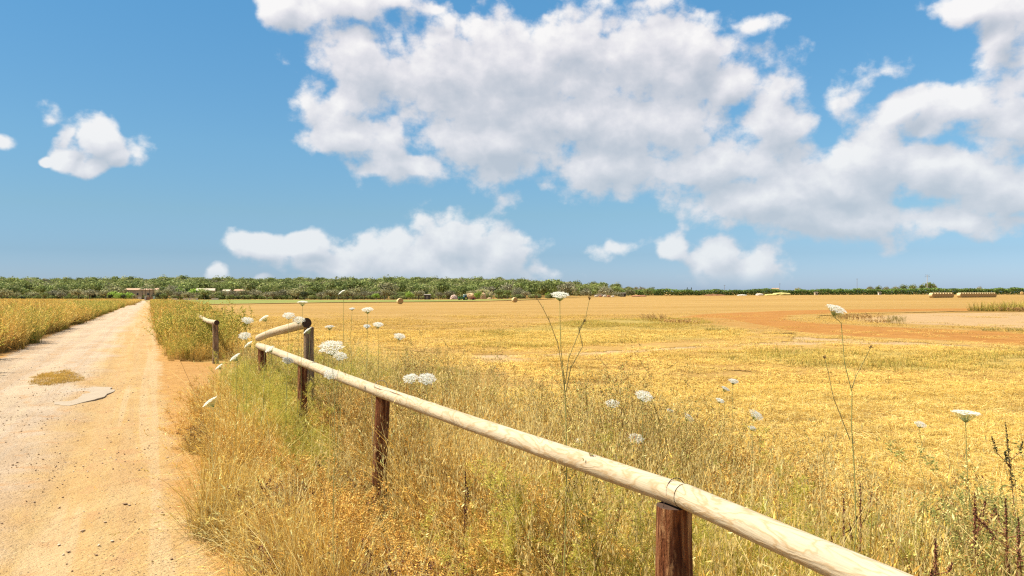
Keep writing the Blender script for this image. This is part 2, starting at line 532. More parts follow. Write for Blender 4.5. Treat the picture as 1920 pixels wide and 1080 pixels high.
def spaced(lo, hi, s0, growth):
    out = [lo]
    while out[-1] < hi: out.append(out[-1] + max(s0, growth * abs(out[-1])))
    return np.array(out)


def sheet(name, poly, mat, level=1, margin=0.8, nx=60, ny=60, holes=(), relief=None):
    """a sheet over the land covering a polygon given in metres; stores the distance to its outline"""
    P = np.array(poly); x0, y0 = P.min(0) - margin; x1, y1 = P.max(0) + margin
    xs = np.linspace(x0, x1, nx)
    y0 = max(y0, -2.0)
    t = np.linspace(0, 1, ny); ys = y0 + (y1 - y0) * (t if y1 < 3 * max(y0, 4) else (np.power(max(y1 + 5, 1) / (max(y0, 0) + 5), t) * (max(y0, 0) + 5) - (max(y0, 0) + 5)) / (y1 - max(y0, 0)))
    Xg, Yg = np.meshgrid(xs, ys, indexing='ij')
    E = edge_dist(poly, Xg, Yg)
    for h in holes: E = np.minimum(E, -edge_dist(h, Xg, Yg))
    Z = ground(Xg, Yg) + lift(Yg, level)
    if relief is not None: Z = Z + relief(Xg, Yg) * smooth(0, 0.5, E)
    keep = E > -margin
    V = np.stack([Xg, Yg, Z], -1).reshape(-1, 3)
    idx = np.arange(nx * ny).reshape(nx, ny)
    k = keep[:-1, :-1] | keep[1:, :-1] | keep[:-1, 1:] | keep[1:, 1:]
    q = np.stack([idx[:-1, :-1], idx[1:, :-1], idx[1:, 1:], idx[:-1, 1:]], -1)[k]
    used = np.unique(q); remap = np.full(nx * ny, -1); remap[used] = np.arange(len(used))
    me = bpy.data.meshes.new(name); me.from_pydata(V[used].tolist(), [], remap[q].tolist())
    a = me.attributes.new('edge', 'FLOAT', 'POINT'); a.data.foreach_set('value', E.reshape(-1)[used].astype(np.float32))
    me.polygons.foreach_set('use_smooth', [True] * len(me.polygons))
    me.materials.append(mat)
    o = bpy.data.objects.new(name, me); COL.objects.link(o); o['kind'] = 'structure'
    return o

# ---------------------------------------------------------------- the land
M_FIELD = field_material()


def build_ground():
    ys = np.concatenate([np.arange(-40, 34, 4.0), np.arange(34, 60, 1.5), spaced(60, 1000, 4, 0.03), [1300, 2000, 4000, 9000]])
    xh = np.concatenate([np.arange(0, 60, 3.0), spaced(60, 900, 4, 0.03), [1200, 2500, 9000]])
    xs = np.concatenate([-xh[:0:-1], xh])
    Xg, Yg = np.meshgrid(xs, ys, indexing='ij'); Z = ground(Xg, Yg)
    idx = np.arange(Xg.size).reshape(Xg.shape)
    q = np.stack([idx[:-1, :-1], idx[1:, :-1], idx[1:, 1:], idx[:-1, 1:]], -1).reshape(-1, 4)
    me = bpy.data.meshes.new("ground"); me.from_pydata(np.stack([Xg, Yg, Z], -1).reshape(-1, 3).tolist(), [], q.tolist())
    me.polygons.foreach_set('use_smooth', [True] * len(me.polygons))
    me.materials.append(M_FIELD)
    o = bpy.data.objects.new("ground", me); COL.objects.link(o); o['kind'] = 'structure'


build_ground()
K = -0.4722                                            # the road runs along x = u + K*y


def RU(y):                                             # right edge of the road, as u
    return 0.36 + 0.25 * smooth(7, 3, y)


road_poly = []
for y in [-3, 0, 3, 4.5, 6, 9, 14, 20, 30, 50, 80, 120, 180, 250, 300]:
    road_poly.append((RU(y) + K * y, y))
for y in [300, 250, 180, 120, 80, 50, 30, 20, 14, 9, 4, 0, -3]:
    road_poly.append((-3.95 + K * y, y))


def road_material():
    m, nt, b, out = material("sandy gravel road")
    p = position(nt); x, y, z = sep(nt, p)
    u = x - y * K                                      # across the road
    a = vec(nt, u, y * 0.12, 0.0)
    pale = ramp(nt, noise(nt, p, 0.7, 6, 0.62), [(0.3, (0.322, 0.236, 0.155)), (0.5, (0.386, 0.289, 0.198)), (0.7, (0.442, 0.343, 0.245))])
    sand = ramp(nt, noise(nt, p, 1.3, 6, 0.62), [(0.3, (0.353, 0.210, 0.077)), (0.5, (0.400, 0.250, 0.099)), (0.7, (0.434, 0.288, 0.127))])
    right = (u + (noise(nt, p, 0.55, 5, 0.6) - 0.5) * 2.2).step(-1.55, -0.75)
    c = mixc(nt, right, pale, sand)
    tr = noise(nt, a, 5.0, 3, 0.5)
    ruts = noise(nt, vec(nt, u * 1.0, y * 0.03, 3.0), 3.2, 2, 0.5)
    c = mixc(nt, ruts.step(0.52, 0.60) * 0.35, c, (0.46, 0.35, 0.22))
    c = mixc(nt, ruts.step(0.46, 0.40) * 0.30, c, (0.36, 0.225, 0.11))
    c = mixc(nt, tr.step(0.50, 0.62) * right * 0.35, c, (0.397, 0.282, 0.135))
    c = mixc(nt, tr.step(0.47, 0.33) * right * 0.22, c, (0.318, 0.182, 0.063))
    # worn reddish earth patches and small stones pressed in
    c = mixc(nt, noise(nt, p, 2.1, 8, 0.75).step(0.54, 0.62) * 0.6, c, (0.378, 0.210, 0.092))
    grit = noise(nt, p, 55.0, 3, 0.7)
    c = mixc(nt, grit.step(0.57, 0.68) * 0.65, c, (0.202, 0.130, 0.071))
    c = mixc(nt, grit.step(0.40, 0.30) * 0.5, c, (0.538, 0.454, 0.344))
    vor = voronoi(nt, p, 26.0)
    sp = noise(nt, p, 3.0, 3, 0.6).step(0.45, 0.62)
    c = mixc(nt, vor.step(0.24, 0.12) * sp * 0.75, c, (0.235, 0.151, 0.084))
    e = attrib(nt, "edge", 'Fac')
    w = (e + (noise(nt, p, 1.6, 6, 0.65) - 0.5) * 0.8).step(0.0, 0.22)
    earth = ramp(nt, noise(nt, p, 5.0, 6, 0.65), [(0.3, (0.319, 0.159, 0.041)), (0.5, (0.375, 0.196, 0.056)), (0.7, (0.423, 0.237, 0.076))])
    setc(nt, b, mixc(nt, w, earth, c))
    h = grit * 0.35 + noise(nt, p, 9.0, 5, 0.65) * 1.0 + vor.step(0.25, 0.05) * sp * 0.35
    bump(nt, b, h, 1.0, 0.045)
    return m


def road_relief(x, y):
    u = x - K * y
    r = 0.030 * (value_noise(x, y, 1.1, 3, 4) - 0.5)
    r += -0.022 * np.exp(-((u + 0.75) / 0.22) ** 2) - 0.018 * np.exp(-((u + 2.5) / 0.28) ** 2)
    return r * smooth(40, 15, y)




def build_road():
    """the road as a strip that follows its own direction, fine near the camera"""
    us = np.linspace(-4.4, 0.95, 90)
    ys = np.concatenate([np.arange(-3, 2.5, 0.5), np.arange(2.5, 14, 0.07), spaced(14, 303, 0.12, 0.02)])
    U, Y = np.meshgrid(us, ys, indexing='ij'); Xg = U + K * Y
    E = np.minimum(RU(Y) - U, U + 3.95); E = np.minimum(E, 300 - Y)
    Z = ground(Xg, Y) + lift(Y, 3) + road_relief(Xg, Y) * smooth(-0.1, 0.5, E) + 0.028 * smooth(60, 25, Y)
    keep = E > -0.45
    idx = np.arange(Xg.size).reshape(Xg.shape); V = np.stack([Xg, Y, Z], -1).reshape(-1, 3)
    k = keep[:-1, :-1] & keep[1:, 1:]
    q = np.stack([idx[:-1, :-1], idx[1:, :-1], idx[1:, 1:], idx[:-1, 1:]], -1)[k]
    used = np.unique(q); remap = np.full(Xg.size, -1); remap[used] = np.arange(len(used))
    me = bpy.data.meshes.new("road"); me.from_pydata(V[used].tolist(), [], remap[q].tolist())
    a = me.attributes.new('edge', 'FLOAT', 'POINT'); a.data.foreach_set('value', E.reshape(-1)[used].astype(np.float32))
    me.polygons.foreach_set('use_smooth', [True] * len(me.polygons)); me.materials.append(road_material())
    o = bpy.data.objects.new("road", me); COL.objects.link(o); o['kind'] = 'structure'


build_road()


def PG(*pts): return [px_ground(*p) for p in pts]


EARTH = ((0.304, 0.151, 0.039), (0.357, 0.187, 0.053), (0.403, 0.225, 0.073))
M_EARTH = sheet_material("bare orange earth", EARTH, 3.0, soft=(-0.1, 0.3), raggedness=0.7, bumpd=0.04)
# bare earth strip between road and grass, and the field entrance between the two lengths of fence
verge = [(0.2 + K * y, y) for y in (1.5, 3, 6, 9, 14, 19, 25)] + [(1.15 + K * y, y) for y in (25, 20, 19)] + \
        [(2.6 + K * 18.6, 18.6), (6.5 + K * 17.5, 17.5), (6.2 + K * 13.5, 13.5), (2.3 + K * 12.2, 12.2), (1.2 + K * 11, 11), (1.0 + K * 7, 7), (1.6 + K * 4, 4), (2.4 + K * 1.5, 1.5)]
sheet("bare_earth", verge, M_EARTH, 1, 0.45, 110, 160)

M_PLOUGH = sheet_material("red brown tilled earth", ((0.26, 0.105, 0.018), (0.33, 0.145, 0.026), (0.385, 0.19, 0.042)), 1.1, soft=(-0.2, 0.7), raggedness=1.3, rag_scale=0.5, bumpd=0.08, stretch=(0.5, 1, 1))
loop = PG((1262, 598), (1300, 591), (1380, 587), (1465, 583.5), (1560, 581.5), (1720, 580), (1990, 578), (2100, 590), (1990, 585), (1750, 584), (1560, 588.5), (1492, 592), (1478, 598), (1500, 603), (1560, 608),
          (1650, 613), (1760, 617), (1900, 624), (2080, 640), (2150, 680), (1990, 655), (1900, 648), (1790, 640.5), (1690, 636), (1590, 632), (1500, 625), (1400, 616), (1330, 609))
sheet("tilled_track", loop, M_PLOUGH, 2, 1.5, 160, 160)
M_PALE = sheet_material("pale trodden earth", ((0.353, 0.225, 0.103), (0.397, 0.268, 0.134), (0.442, 0.310, 0.168)), 1.6, soft=(-0.2, 0.8), raggedness=1.2, rag_scale=0.45, bumpd=0.04, stretch=(0.5, 1, 1))
pale1 = PG((1310, 603), (1420, 613), (1560, 626), (1700, 634), (1900, 647), (2080, 668), (2100, 690), (1900, 660), (1700, 648), (1560, 652), (1420, 655), (1250, 662), (1050, 672), (880, 690), (860, 668), (1000, 655), (1200, 646), (1390, 640), (1380, 622))
sheet("pale_track", pale1, M_PALE, 1, 1.5, 160, 140)
pale2 = PG((1570, 600), (1680, 588.5), (1900, 586), (2100, 588), (2150, 628), (1900, 616), (1740, 610), (1640, 606))
M_YARD = sheet_material("tan trodden yard", ((0.331, 0.207, 0.090), (0.377, 0.242, 0.113), (0.423, 0.282, 0.140)), 1.6, soft=(-0.2, 1.6), raggedness=1.6, rag_scale=0.4, bumpd=0.04, stretch=(0.5, 1, 1))
sheet("pale_yard", pale2, M_YARD, 1, 1.5, 100, 80)
M_GREENISH = sheet_material("weedy stubble", ((0.248, 0.184, 0.040), (0.320, 0.224, 0.052), (0.368, 0.248, 0.064)), 1.5, soft=(-0.3, 1.4), raggedness=2.0, rag_scale=0.35, bumpd=0.05, stretch=(0.4, 1, 1), specks=(0.496, 0.384, 0.160))
g1p = PG((850, 650), (880, 628), (980, 613), (1100, 600), (1300, 598), (1400, 622), (1370, 636), (1200, 644), (1030, 652), (940, 656))
sheet("weedy_patch", g1p, M_GREENISH, 2, 2.0, 110, 110)
g2p = PG((1240, 672), (1400, 657), (1640, 652), (1990, 660), (2050, 700), (1800, 705), (1500, 690))
sheet("weedy_strip", g2p, M_GREENISH, 2, 1.5, 110, 110)
M_LAWN = sheet_material("green crop strip", ((0.15, 0.175, 0.032), (0.20, 0.215, 0.042), (0.26, 0.245, 0.060)), 0.12, soft=(-0.5, 2.0), raggedness=2.5, rag_scale=0.2, bumpd=0.05, stretch=(0.3, 1, 1))
lawn = PG((300, 571.5), (420, 570.5), (620, 567.5), (900, 565)) + [(14, 330), (-70, 330), (-115, 345), (-150, 330), (-150, 300)]
sheet("green_strip", lawn, M_LAWN, 2, 4.0, 140, 60)
lawn_l = [(-190, 275), (-150, 292), (-175, 340), (-330, 360), (-330, 300)]
sheet("green_margin", lawn_l, M_LAWN, 2, 4.0, 60, 40)

# repaired slab of pale concrete and a mat of dry grass lying on the road
M_SLAB = sheet_material("pale concrete patch", ((0.60, 0.53, 0.43), (0.67, 0.60, 0.50), (0.72, 0.66, 0.57)), 3.0, soft=(0, 0.03), raggedness=0.03)
slab = PG((98, 752), (118, 737), (165, 730), (207, 729), (212, 738), (196, 748), (160, 758), (128, 766), (100, 763))


def slab_mesh():
    P = densify(slab, 0.08); P = [(x + .10 * (value_noise(x, y, 3.0, 4, 3) - .5), y + .30 * (value_noise(x, y, 3.0, 5, 3) - .5)) for x, y in P]
    c = np.mean(P, 0); n = len(P)
    mb = MB(); z = g1(*c) + 0.041
    top = [(x, y, z) for x, y in P]; low = [(x, y, z - 0.06) for x, y in P]
    mb.add(top + low + [(c[0], c[1], z + .002)], [(i, (i + 1) % n, 2 * n) for i in range(n)] + [(i + n, (i + 1) % n + n, (i + 1) % n, i) for i in range(n)])
    m = flat_material("pale concrete", (0.325, 0.255, 0.18), 0.85, 0.16, 4.0, bumpiness=0.5)
    o = mb.build("road_patch", m); o['kind'] = 'structure'


slab_mesh()

# ---------------------------------------------------------------- fence
def wood_rail_material():
    m, nt, b, out = material("peeled pale rail wood")
    p = position(nt, True)
    w = noise(nt, vmath(nt, 'MULTIPLY', p, (1.6, 7.0, 7.0)), 1.7, 4, 0.5, 0.6)
    rings = (w * 60.0)._m('SINE') * 0.5 + 0.5
    fib = noise(nt, vmath(nt, 'MULTIPLY', p, (6.0, 90.0, 90.0)), 1.5, 4, 0.6)
    big = noise(nt, vmath(nt, 'MULTIPLY', p, (1.2, 4.0, 4.0)), 1.3, 4, 0.6)
    c = ramp(nt, big, [(0.3, (0.38, 0.305, 0.20)), (0.5, (0.44, 0.36, 0.245)), (0.7, (0.49, 0.405, 0.285))])
    c = mixc(nt, rings.pow(4.0) * 0.6, c, (0.33, 0.205, 0.085))
    c = mixc(nt, fib.step(0.45, 0.25) * 0.6, c, (0.34, 0.24, 0.13))
    k = voronoi(nt, vmath(nt, 'MULTIPLY', p, (2.1, 9.0, 9.0)), 1.0)
    c = mixc(nt, k.step(0.17, 0.05) * 0.75, c, (0.36, 0.22, 0.11))
    c = mixc(nt, noise(nt, p, 6.0, 6, 0.7).step(0.60, 0.72) * 0.35, c, (0.42, 0.40, 0.32))
    crack = noise(nt, vmath(nt, 'MULTIPLY', p, (0.9, 26.0, 26.0)), 1.0, 3, 0.6)
    c = mixc(nt, crack.step(0.335, 0.30), c, (0.14, 0.09, 0.05))
    c = mixc(nt, noise(nt, p, 2.2, 5, 0.65).step(0.55, 0.70) * 0.45, c, (0.33, 0.29, 0.22))
    setc(nt, b, c); b.inputs['Roughness'].default_value = 0.75
    bump(nt, b, fib * 0.5 + rings * 0.2 - k.step(0.17, 0.05) * 0.5, 0.5, 0.006)
    return m


def bark_material(name, dark, mid, pale):
    m, nt, b, out = material(name)
    p = position(nt, True)
    s = noise(nt, vmath(nt, 'MULTIPLY', p, (5.0, 60.0, 60.0)), 1.0, 6, 0.65, 0.4)
    s2 = noise(nt, vmath(nt, 'MULTIPLY', p, (3.0, 22.0, 22.0)), 1.0, 5, 0.6, 0.6)
    c = ramp(nt, s, [(0.32, dark), (0.5, mid), (0.68, pale)])
    c = mixc(nt, s2.step(0.5, 0.36) * 0.8, c, dark)
    c = mixc(nt, s2.step(0.62, 0.72) * 0.6, c, pale)
    k = noise(nt, vmath(nt, 'MULTIPLY', p, (7.0, 16.0, 16.0)), 1.0, 5, 0.7)
    c = mixc(nt, k.step(0.55, 0.68) * 0.7, c, pale)
    c = mixc(nt, k.step(0.42, 0.32) * 0.8, c, dark)
    setc(nt, b, c); b.inputs['Roughness'].default_value = 0.92; b.inputs['Specular IOR Level'].default_value = 0.08
    bump(nt, b, s + s2 * 0.9 + k, 1.0, 0.022)
    return m


M_RAIL = wood_rail_material()
M_POST = bark_material("red brown post bark", (0.055, 0.018, 0.010), (0.20, 0.070, 0.028), (0.44, 0.24, 0.11))
M_POST_GREY = bark_material("weathered post wood", (0.11, 0.07, 0.045), (0.27, 0.18, 0.11), (0.42, 0.31, 0.20))
M_SHADED_END = flat_material("shade darkened sawn end", (0.060, 0.032, 0.020), 0.9, 0.5, 30)  # sawn ends coloured nearly black, the shade on them put into the paint
M_WIRE = flat_material("dull fence wire", (0.42, 0.36, 0.30), 0.5, 0.2, 40, metallic=0.5)
M_WIRE_DARK = flat_material("dark tie wire", (0.10, 0.06, 0.04), 0.6, 0.2, 40)


def pole_mesh(L, r0, r1, seed, rings=70, n=22, ridge=0.0, bow=0.012, split=0.0):
    """a round pole along +X with taper, bow, bumps and knots; ends are separate faces with the second material"""
    r = np.random.default_rng(seed)
    t = np.linspace(0, 1, rings); th = np.arange(n) * 2 * np.pi / n
    T, A = np.meshgrid(t, th, indexing='ij')
    R = r0 + (r1 - r0) * T
    R = R * (1 + 0.05 * (value_noise(T * L, A * 1.2, 2.0, seed, 3) - 0.5) + ridge * (value_noise(T * L * 0.6, np.cos(A) * 6 + np.sin(A) * 5, 2.3, seed + 1, 3) - 0.5))
    for _ in range(int(L * 2.2)):
        kt, ka = r.uniform(0, 1), r.uniform(0, 6.28)
        da = np.angle(np.exp(1j * (A - ka)))
        R += 0.10 * r0 * np.exp(-((T - kt) * L / 0.05) ** 2 - (da / 0.5) ** 2)
    by = bow * np.sin(np.pi * t * r.uniform(1, 2) + r.uniform(0, 6)); by -= by[0] + (by[-1] - by[0]) * t
    bz = bow * np.sin(np.pi * t * r.uniform(1, 2) + r.uniform(0, 6)); bz -= bz[0] + (bz[-1] - bz[0]) * t
    v = np.stack([T * L, R * np.cos(A) + by[:, None], R * np.sin(A) + bz[:, None]], -1)
    mb = MB(); f = []
    for i in range(rings - 1):
        for j in range(n): f.append((i * n + j, i * n + (j + 1) % n, (i + 1) * n + (j + 1) % n, (i + 1) * n + j))
    mb.add(v.reshape(-1, 3), f)
    for i, s in ((0, 1), (rings - 1, -1)):
        ring = v[i]; c = ring.mean(0) - np.array([s * 0.003, 0, 0])
        mb.add(np.vstack([ring, c]), [((j + 1) % n, j, n) if s > 0 else (j, (j + 1) % n, n) for j in range(n)], m=1)
    return mb


def pole(name, a, b, r0, r1, mats, parent, seed, **kw):
    import mathutils
    a = np.array(a, float); b = np.array(b, float); L = float(np.linalg.norm(b - a))
    o = pole_mesh(L, r0, r1, seed, **kw).build(name, mats, parent, smooth_=True)
    d = mathutils.Vector((b - a) / L)
    o.rotation_mode = 'QUATERNION'; o.rotation_quaternion = d.to_track_quat('X', 'Z'); o.location = tuple(a)
    return o


def rail_fence():
    root = empty("wooden_rail_fence")
    tag(root, "low fence of one pale peeled pole on dark round posts beside the sandy road", "fence", "post and rail fences along the road")
    pts = [((1.37, 0.12), 1.07, .056), ((0.538, 2.50), 1.058, .057), ((-0.919, 5.40), 1.040, .049), ((-2.085, 7.70), 1.030, .047), ((-3.235, 9.90), 1.035, .050)]
    for i, ((x, y), top, r) in enumerate(pts):
        pole("post", (x, y, -0.1), (x + .012 * (-1) ** i, y, top), r * 1.04, r, [M_POST, M_SHADED_END], root, 20 + i, ridge=0.20, rings=60, n=26, bow=0.01)
    # taller weathered post at the bend, standing behind the rail
    pole("post", (-2.27, 8.55, -0.1), (-2.255, 8.52, 1.36), .056, .054, [M_POST_GREY, M_SHADED_END], root, 31, ridge=0.12, rings=60, n=22)
    P1 = (0.505, 2.545, 1.098); P2 = (-0.919, 5.40, 1.078); P4 = (-3.30, 10.02, 1.052)
    pole("rail", P4, (0.548, 2.46, 1.098), .044, .0392, [M_RAIL, M_SHADED_END], root, 3, rings=220, bow=0.014, n=26)
    pole("rail", (0.552, 2.452, 1.099), (1.40, 0.06, 1.112), .0398, .042, [M_RAIL, M_SHADED_END], root, 6, rings=160, bow=0.006, n=26)
    # short rail climbing from the corner to the tall post
    pole("rail", (-3.29, 9.98, 1.155), (-2.25, 8.42, 1.415), .044, .055, [M_RAIL, M_SHADED_END], root, 9, rings=60, bow=0.012)
    # wire ties
    for (x, y, z, r, s) in ((-0.919, 5.40, 1.078, .050, 1), (0.538, 2.5, 1.096, .0455, 2)):
        mb = MB(); d = np.array([-.45, .89, 0]); d /= np.linalg.norm(d); nrm = np.array([d[1], -d[0], 0])
        th = np.linspace(-0.3, 2 * np.pi * 0.62, 26)
        ring = np.array([np.array([x, y, z]) + d * (.018 * np.sin(t * .7)) - nrm * (r + .0015) * np.cos(t + .3) + np.array([0, 0, 1]) * (r + .0015) * np.sin(t + .3) for t in th])
        mb.tube(ring, 0.0016, 5)
        tail = [np.array([x, y, z]) - nrm * (r + .012) + np.array([0, 0, -.02 - .07 * k]) + d * (.01 * math.sin(k * 2.0)) + nrm * .004 * math.cos(k * 3) for k in range(7 if s == 1 else 3)]
        mb.tube(tail, 0.0014, 5)
        mb.build("tie_wire", M_WIRE if s == 1 else M_WIRE_DARK, root)


def far_fence():
    root = empty("wooden_rail_fence")
    tag(root, "further length of pole fence half buried in tall weeds beyond the earth field entrance", "fence", "post and rail fences along the road")
    a = at(405, 606, 18.8); b = at(362, 588, 27.5)
    a[2] += 0.02
    gx = g1(a[0], a[1])
    pole("post", (a[0], a[1], gx - .1), (a[0] - .02, a[1], a[2]), .074, .068, [M_POST_GREY, M_SHADED_END], root, 41, ridge=0.15, rings=40)
    m = (a + (b - a) * 0.38)
    pole("post", (m[0], m[1], g1(m[0], m[1]) - .1), (m[0], m[1], m[2] - .04), .075, .07, [M_POST, M_SHADED_END], root, 42, ridge=0.15, rings=40)
    pole("post", (b[0], b[1], g1(b[0], b[1]) - .1), (b[0], b[1], b[2] - .04), .075, .07, [M_POST, M_SHADED_END], root, 43, ridge=0.15, rings=40)
    e = (b - a) / np.linalg.norm(b - a)
    pole("rail", a - e * .22, b + e * .3, .062, .055, [M_RAIL, M_SHADED_END], root, 44, rings=60, bow=0.04)


rail_fence()
far_fence()

# ---------------------------------------------------------------- grass and weeds
M_GRASS = plant_material("dry grass blades", 0.33, 0.35)
M_GREEN = plant_material("green weed leaves", 0.45, 0.30)
M_STALK = plant_material("brown weed stalks", 0.12, 0.30)
M_OATS = plant_material("wild oat husks", 0.5, 0.20)

STRAW = np.array([(0.90, 0.67, 0.223), (0.84, 0.59, 0.163), (0.76, 0.49, 0.111), (0.93, 0.77, 0.343), (0.66, 0.40, 0.086)])
RUST = np.array([(0.62, 0.36, 0.086), (0.72, 0.45, 0.111), (0.78, 0.54, 0.172), (0.50, 0.25, 0.061)])
GREENS = np.array([(0.34, 0.34, 0.052), (0.48, 0.45, 0.086), (0.62, 0.52, 0.120), (0.24, 0.25, 0.052)])


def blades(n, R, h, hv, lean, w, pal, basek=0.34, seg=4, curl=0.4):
    r = R * np.sqrt(RNG.random(n)); a = RNG.uniform(0, 2 * np.pi, n)
    bx, by = r * np.cos(a), r * np.sin(a)
    hh = h * np.clip(RNG.normal(1, hv, n), 0.25, 1.8)
    la = RNG.uniform(0, 2 * np.pi, n); ll = np.abs(RNG.normal(0, lean, n))
    t = np.linspace(0, 1, seg + 1)[None, :]
    off = hh[:, None] * ll[:, None] * (t * (1 - curl) + curl * t ** 2.2)
    z = hh[:, None] * t * np.sqrt(np.clip(1 - (ll[:, None] * t * 0.7) ** 2, 0.08, 1))
    P = np.stack([bx[:, None] + off * np.cos(la)[:, None], by[:, None] + off * np.sin(la)[:, None], z], -1)
    W = w * RNG.uniform(0.7, 1.4, n)[:, None] * (1 - 0.75 * t ** 2)
    c = pal[RNG.integers(0, len(pal), n)] * RNG.uniform(0.85, 1.12, n)[:, None]
    C = c[:, None, :] * (basek + (1 - basek) * t[:, :, None])  # blades darken to the foot: brown bases plus painted shade between stems
    return P, W, C


def tip_quads(P, C, length, width, per=1, droop=0.0):
    """small husks or buds at blade tips"""
    n = len(P); tip = P[:, -1]; d = P[:, -1] - P[:, -2]; d /= np.linalg.norm(d, axis=1)[:, None] + 1e-9
    out = []; cc = []
    for k in range(per):
        base = P[:, -1] * (1 - k * 0.09) + P[:, -2] * (k * 0.09)
        dd = d + RNG.normal(0, 0.35, (n, 3)); dd[:, 2] -= droop; dd /= np.linalg.norm(dd, axis=1)[:, None]
        s = RNG.normal(0, 1, (n, 3)); s = np.cross(s, dd); s /= np.linalg.norm(s, axis=1)[:, None]
        L = length * RNG.uniform(.6, 1.3, n)[:, None]; w = width * RNG.uniform(.7, 1.2, n)[:, None]
        out.append(np.stack([base, base + dd * L * .4 + s * w, base + dd * L, base + dd * L * .4 - s * w], 1))
        cc.append(np.clip(C[:, -1] * RNG.uniform(.85, 1.15, (n, 1)), 0, .95))
    return np.concatenate(out), np.concatenate(cc)


def patch_grass(name, n, R, h, w, pal, lean=0.45, heads=0.35, hv=0.35, head=(0.03, 0.003), mat=None):
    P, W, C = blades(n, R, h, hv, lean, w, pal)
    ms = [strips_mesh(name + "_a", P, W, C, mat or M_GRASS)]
    if heads:
        k = RNG.random(n) < heads
        q, c = tip_quads(P[k], np.clip(C[k] * 1.1, 0, .92), head[0], head[1], 3)
        ms.append(quads_mesh(name + "_b", q, c, mat or M_GRASS))
    return join_meshes(name, ms)


def patch_oats(name, n=16, R=0.25, h=0.78, w=0.0013, k=14, husk=(0.022, 0.0024)):
    P, W, C = blades(n, R, h, .15, .25, w, STRAW[[0, 3, 1]], seg=5, curl=.7)
    ms = [strips_mesh(name + "_a", P, W, C, M_OATS)]
    qs = []; cs = []
    for j in range(k):
        t = RNG.uniform(0.62, 1.0, n)[:, None]; i = (t * 5 - 1e-6).astype(int); f = t * 5 - i
        A = np.take_along_axis(P, i[:, :, None], 1)[:, 0]; B = np.take_along_axis(P, np.minimum(i + 1, 5)[:, :, None], 1)[:, 0]
        base = A * (1 - f) + B * f
        o = RNG.normal(0, .022, (n, 3)); o[:, 2] = -abs(o[:, 2]); base = base + o
        d = RNG.normal(0, .25, (n, 3)); d[:, 2] -= 1; d /= np.linalg.norm(d, axis=1)[:, None]
        s = np.cross(RNG.normal(0, 1, (n, 3)), d); s /= np.linalg.norm(s, axis=1)[:, None]
        L = husk[0] * RNG.uniform(.7, 1.3, n)[:, None]; wd = husk[1]
        qs.append(np.stack([base, base + d * L * .45 + s * wd, base + d * L, base + d * L * .45 - s * wd], 1))
        cs.append(np.array([(0.90, 0.70, 0.29)]) * RNG.uniform(.72, 1.03, (n, 1)))
    ms.append(quads_mesh(name + "_b", np.concatenate(qs), np.clip(np.concatenate(cs), 0, .93), M_OATS))
    return join_meshes(name, ms)


def forked(n, R, h, w, pal, lean, levels=2, per=5, leaflet=(0.012, 0.0016), nleaf=14, leafpal=None, up=0.9, seg=5, stalk=None):
    """upright stalks with ascending side branches; leaflets or buds along them; returns strips and quads"""
    P, W, C = blades(n, R, h, .12, lean, w, pal, seg=seg, curl=.3, basek=0.8)
    allP, allW, allC = [P], [W], [C]; cur = (P, C, h, W)
    for lv in range(levels):
        Pp, Cp, hh, Wp = cur; m = len(Pp) * per
        src = np.repeat(np.arange(len(Pp)), per); t = RNG.uniform(0.3, 0.95, m); i = (t * seg).astype(int); i = np.minimum(i, seg - 1); f = (t * seg - i)[:, None]
        base = Pp[src, i] * (1 - f) + Pp[src, i + 1] * f
        d0 = Pp[src, i + 1] - Pp[src, i]; d0 /= np.linalg.norm(d0, axis=1)[:, None] + 1e-9
        side = RNG.normal(0, 1, (m, 3)); side[:, 2] *= .3; side /= np.linalg.norm(side, axis=1)[:, None]
        L = hh * .34 * RNG.uniform(.4, 1.1, m)[:, None] * (1.1 - .5 * t[:, None])
        tt = np.linspace(0, 1, seg + 1)[None, :, None]
        d = d0 * up + side * .75; d /= np.linalg.norm(d, axis=1)[:, None]
        Pn = base[:, None] + d[:, None] * L[:, None] * tt + np.array([0, 0, 1.0]) * (L[:, None] * .25) * tt ** 2
        Wn = np.repeat(Wp[src, i][:, None] * .65, seg + 1, 1) * (1 - .5 * np.linspace(0, 1, seg + 1))[None]
        Cn = Cp[src][:, :1, :] * np.ones((1, seg + 1, 1))
        allP.append(Pn); allW.append(Wn); allC.append(Cn); cur = (Pn, Cn, hh * .42, Wn)
    A = np.concatenate(allP); W_ = np.concatenate(allW); C_ = np.concatenate(allC)
    m = len(A) * nleaf; src = RNG.integers(0, len(A), m); t = RNG.uniform(.1, 1, m); i = np.minimum((t * seg).astype(int), seg - 1); f = (t * seg - i)[:, None]
    base = A[src, i] * (1 - f) + A[src, i + 1] * f
    d = RNG.normal(0, 1, (m, 3)); d[:, 2] = np.abs(d[:, 2]) * .8; d /= np.linalg.norm(d, axis=1)[:, None]
    s = np.cross(RNG.normal(0, 1, (m, 3)), d); s /= np.linalg.norm(s, axis=1)[:, None]
    Lf = leaflet[0] * RNG.uniform(.5, 1.5, m)[:, None]; wf = leaflet[1] * RNG.uniform(.7, 1.4, m)[:, None]
    q = np.stack([base, base + d * Lf * .45 + s * wf, base + d * Lf, base + d * Lf * .45 - s * wf], 1)
    lp = pal if leafpal is None else leafpal
    c = lp[RNG.integers(0, len(lp), m)] * RNG.uniform(.8, 1.2, (m, 1))
    return A, W_, C_, q, np.clip(c, 0, .9)


def patch_forked(name, mat, **kw):
    A, W_, C_, q, c = forked(**kw)
    return join_meshes(name, [strips_mesh(name + "_a", A, W_, C_, mat), quads_mesh(name + "_b", q, c, mat)])


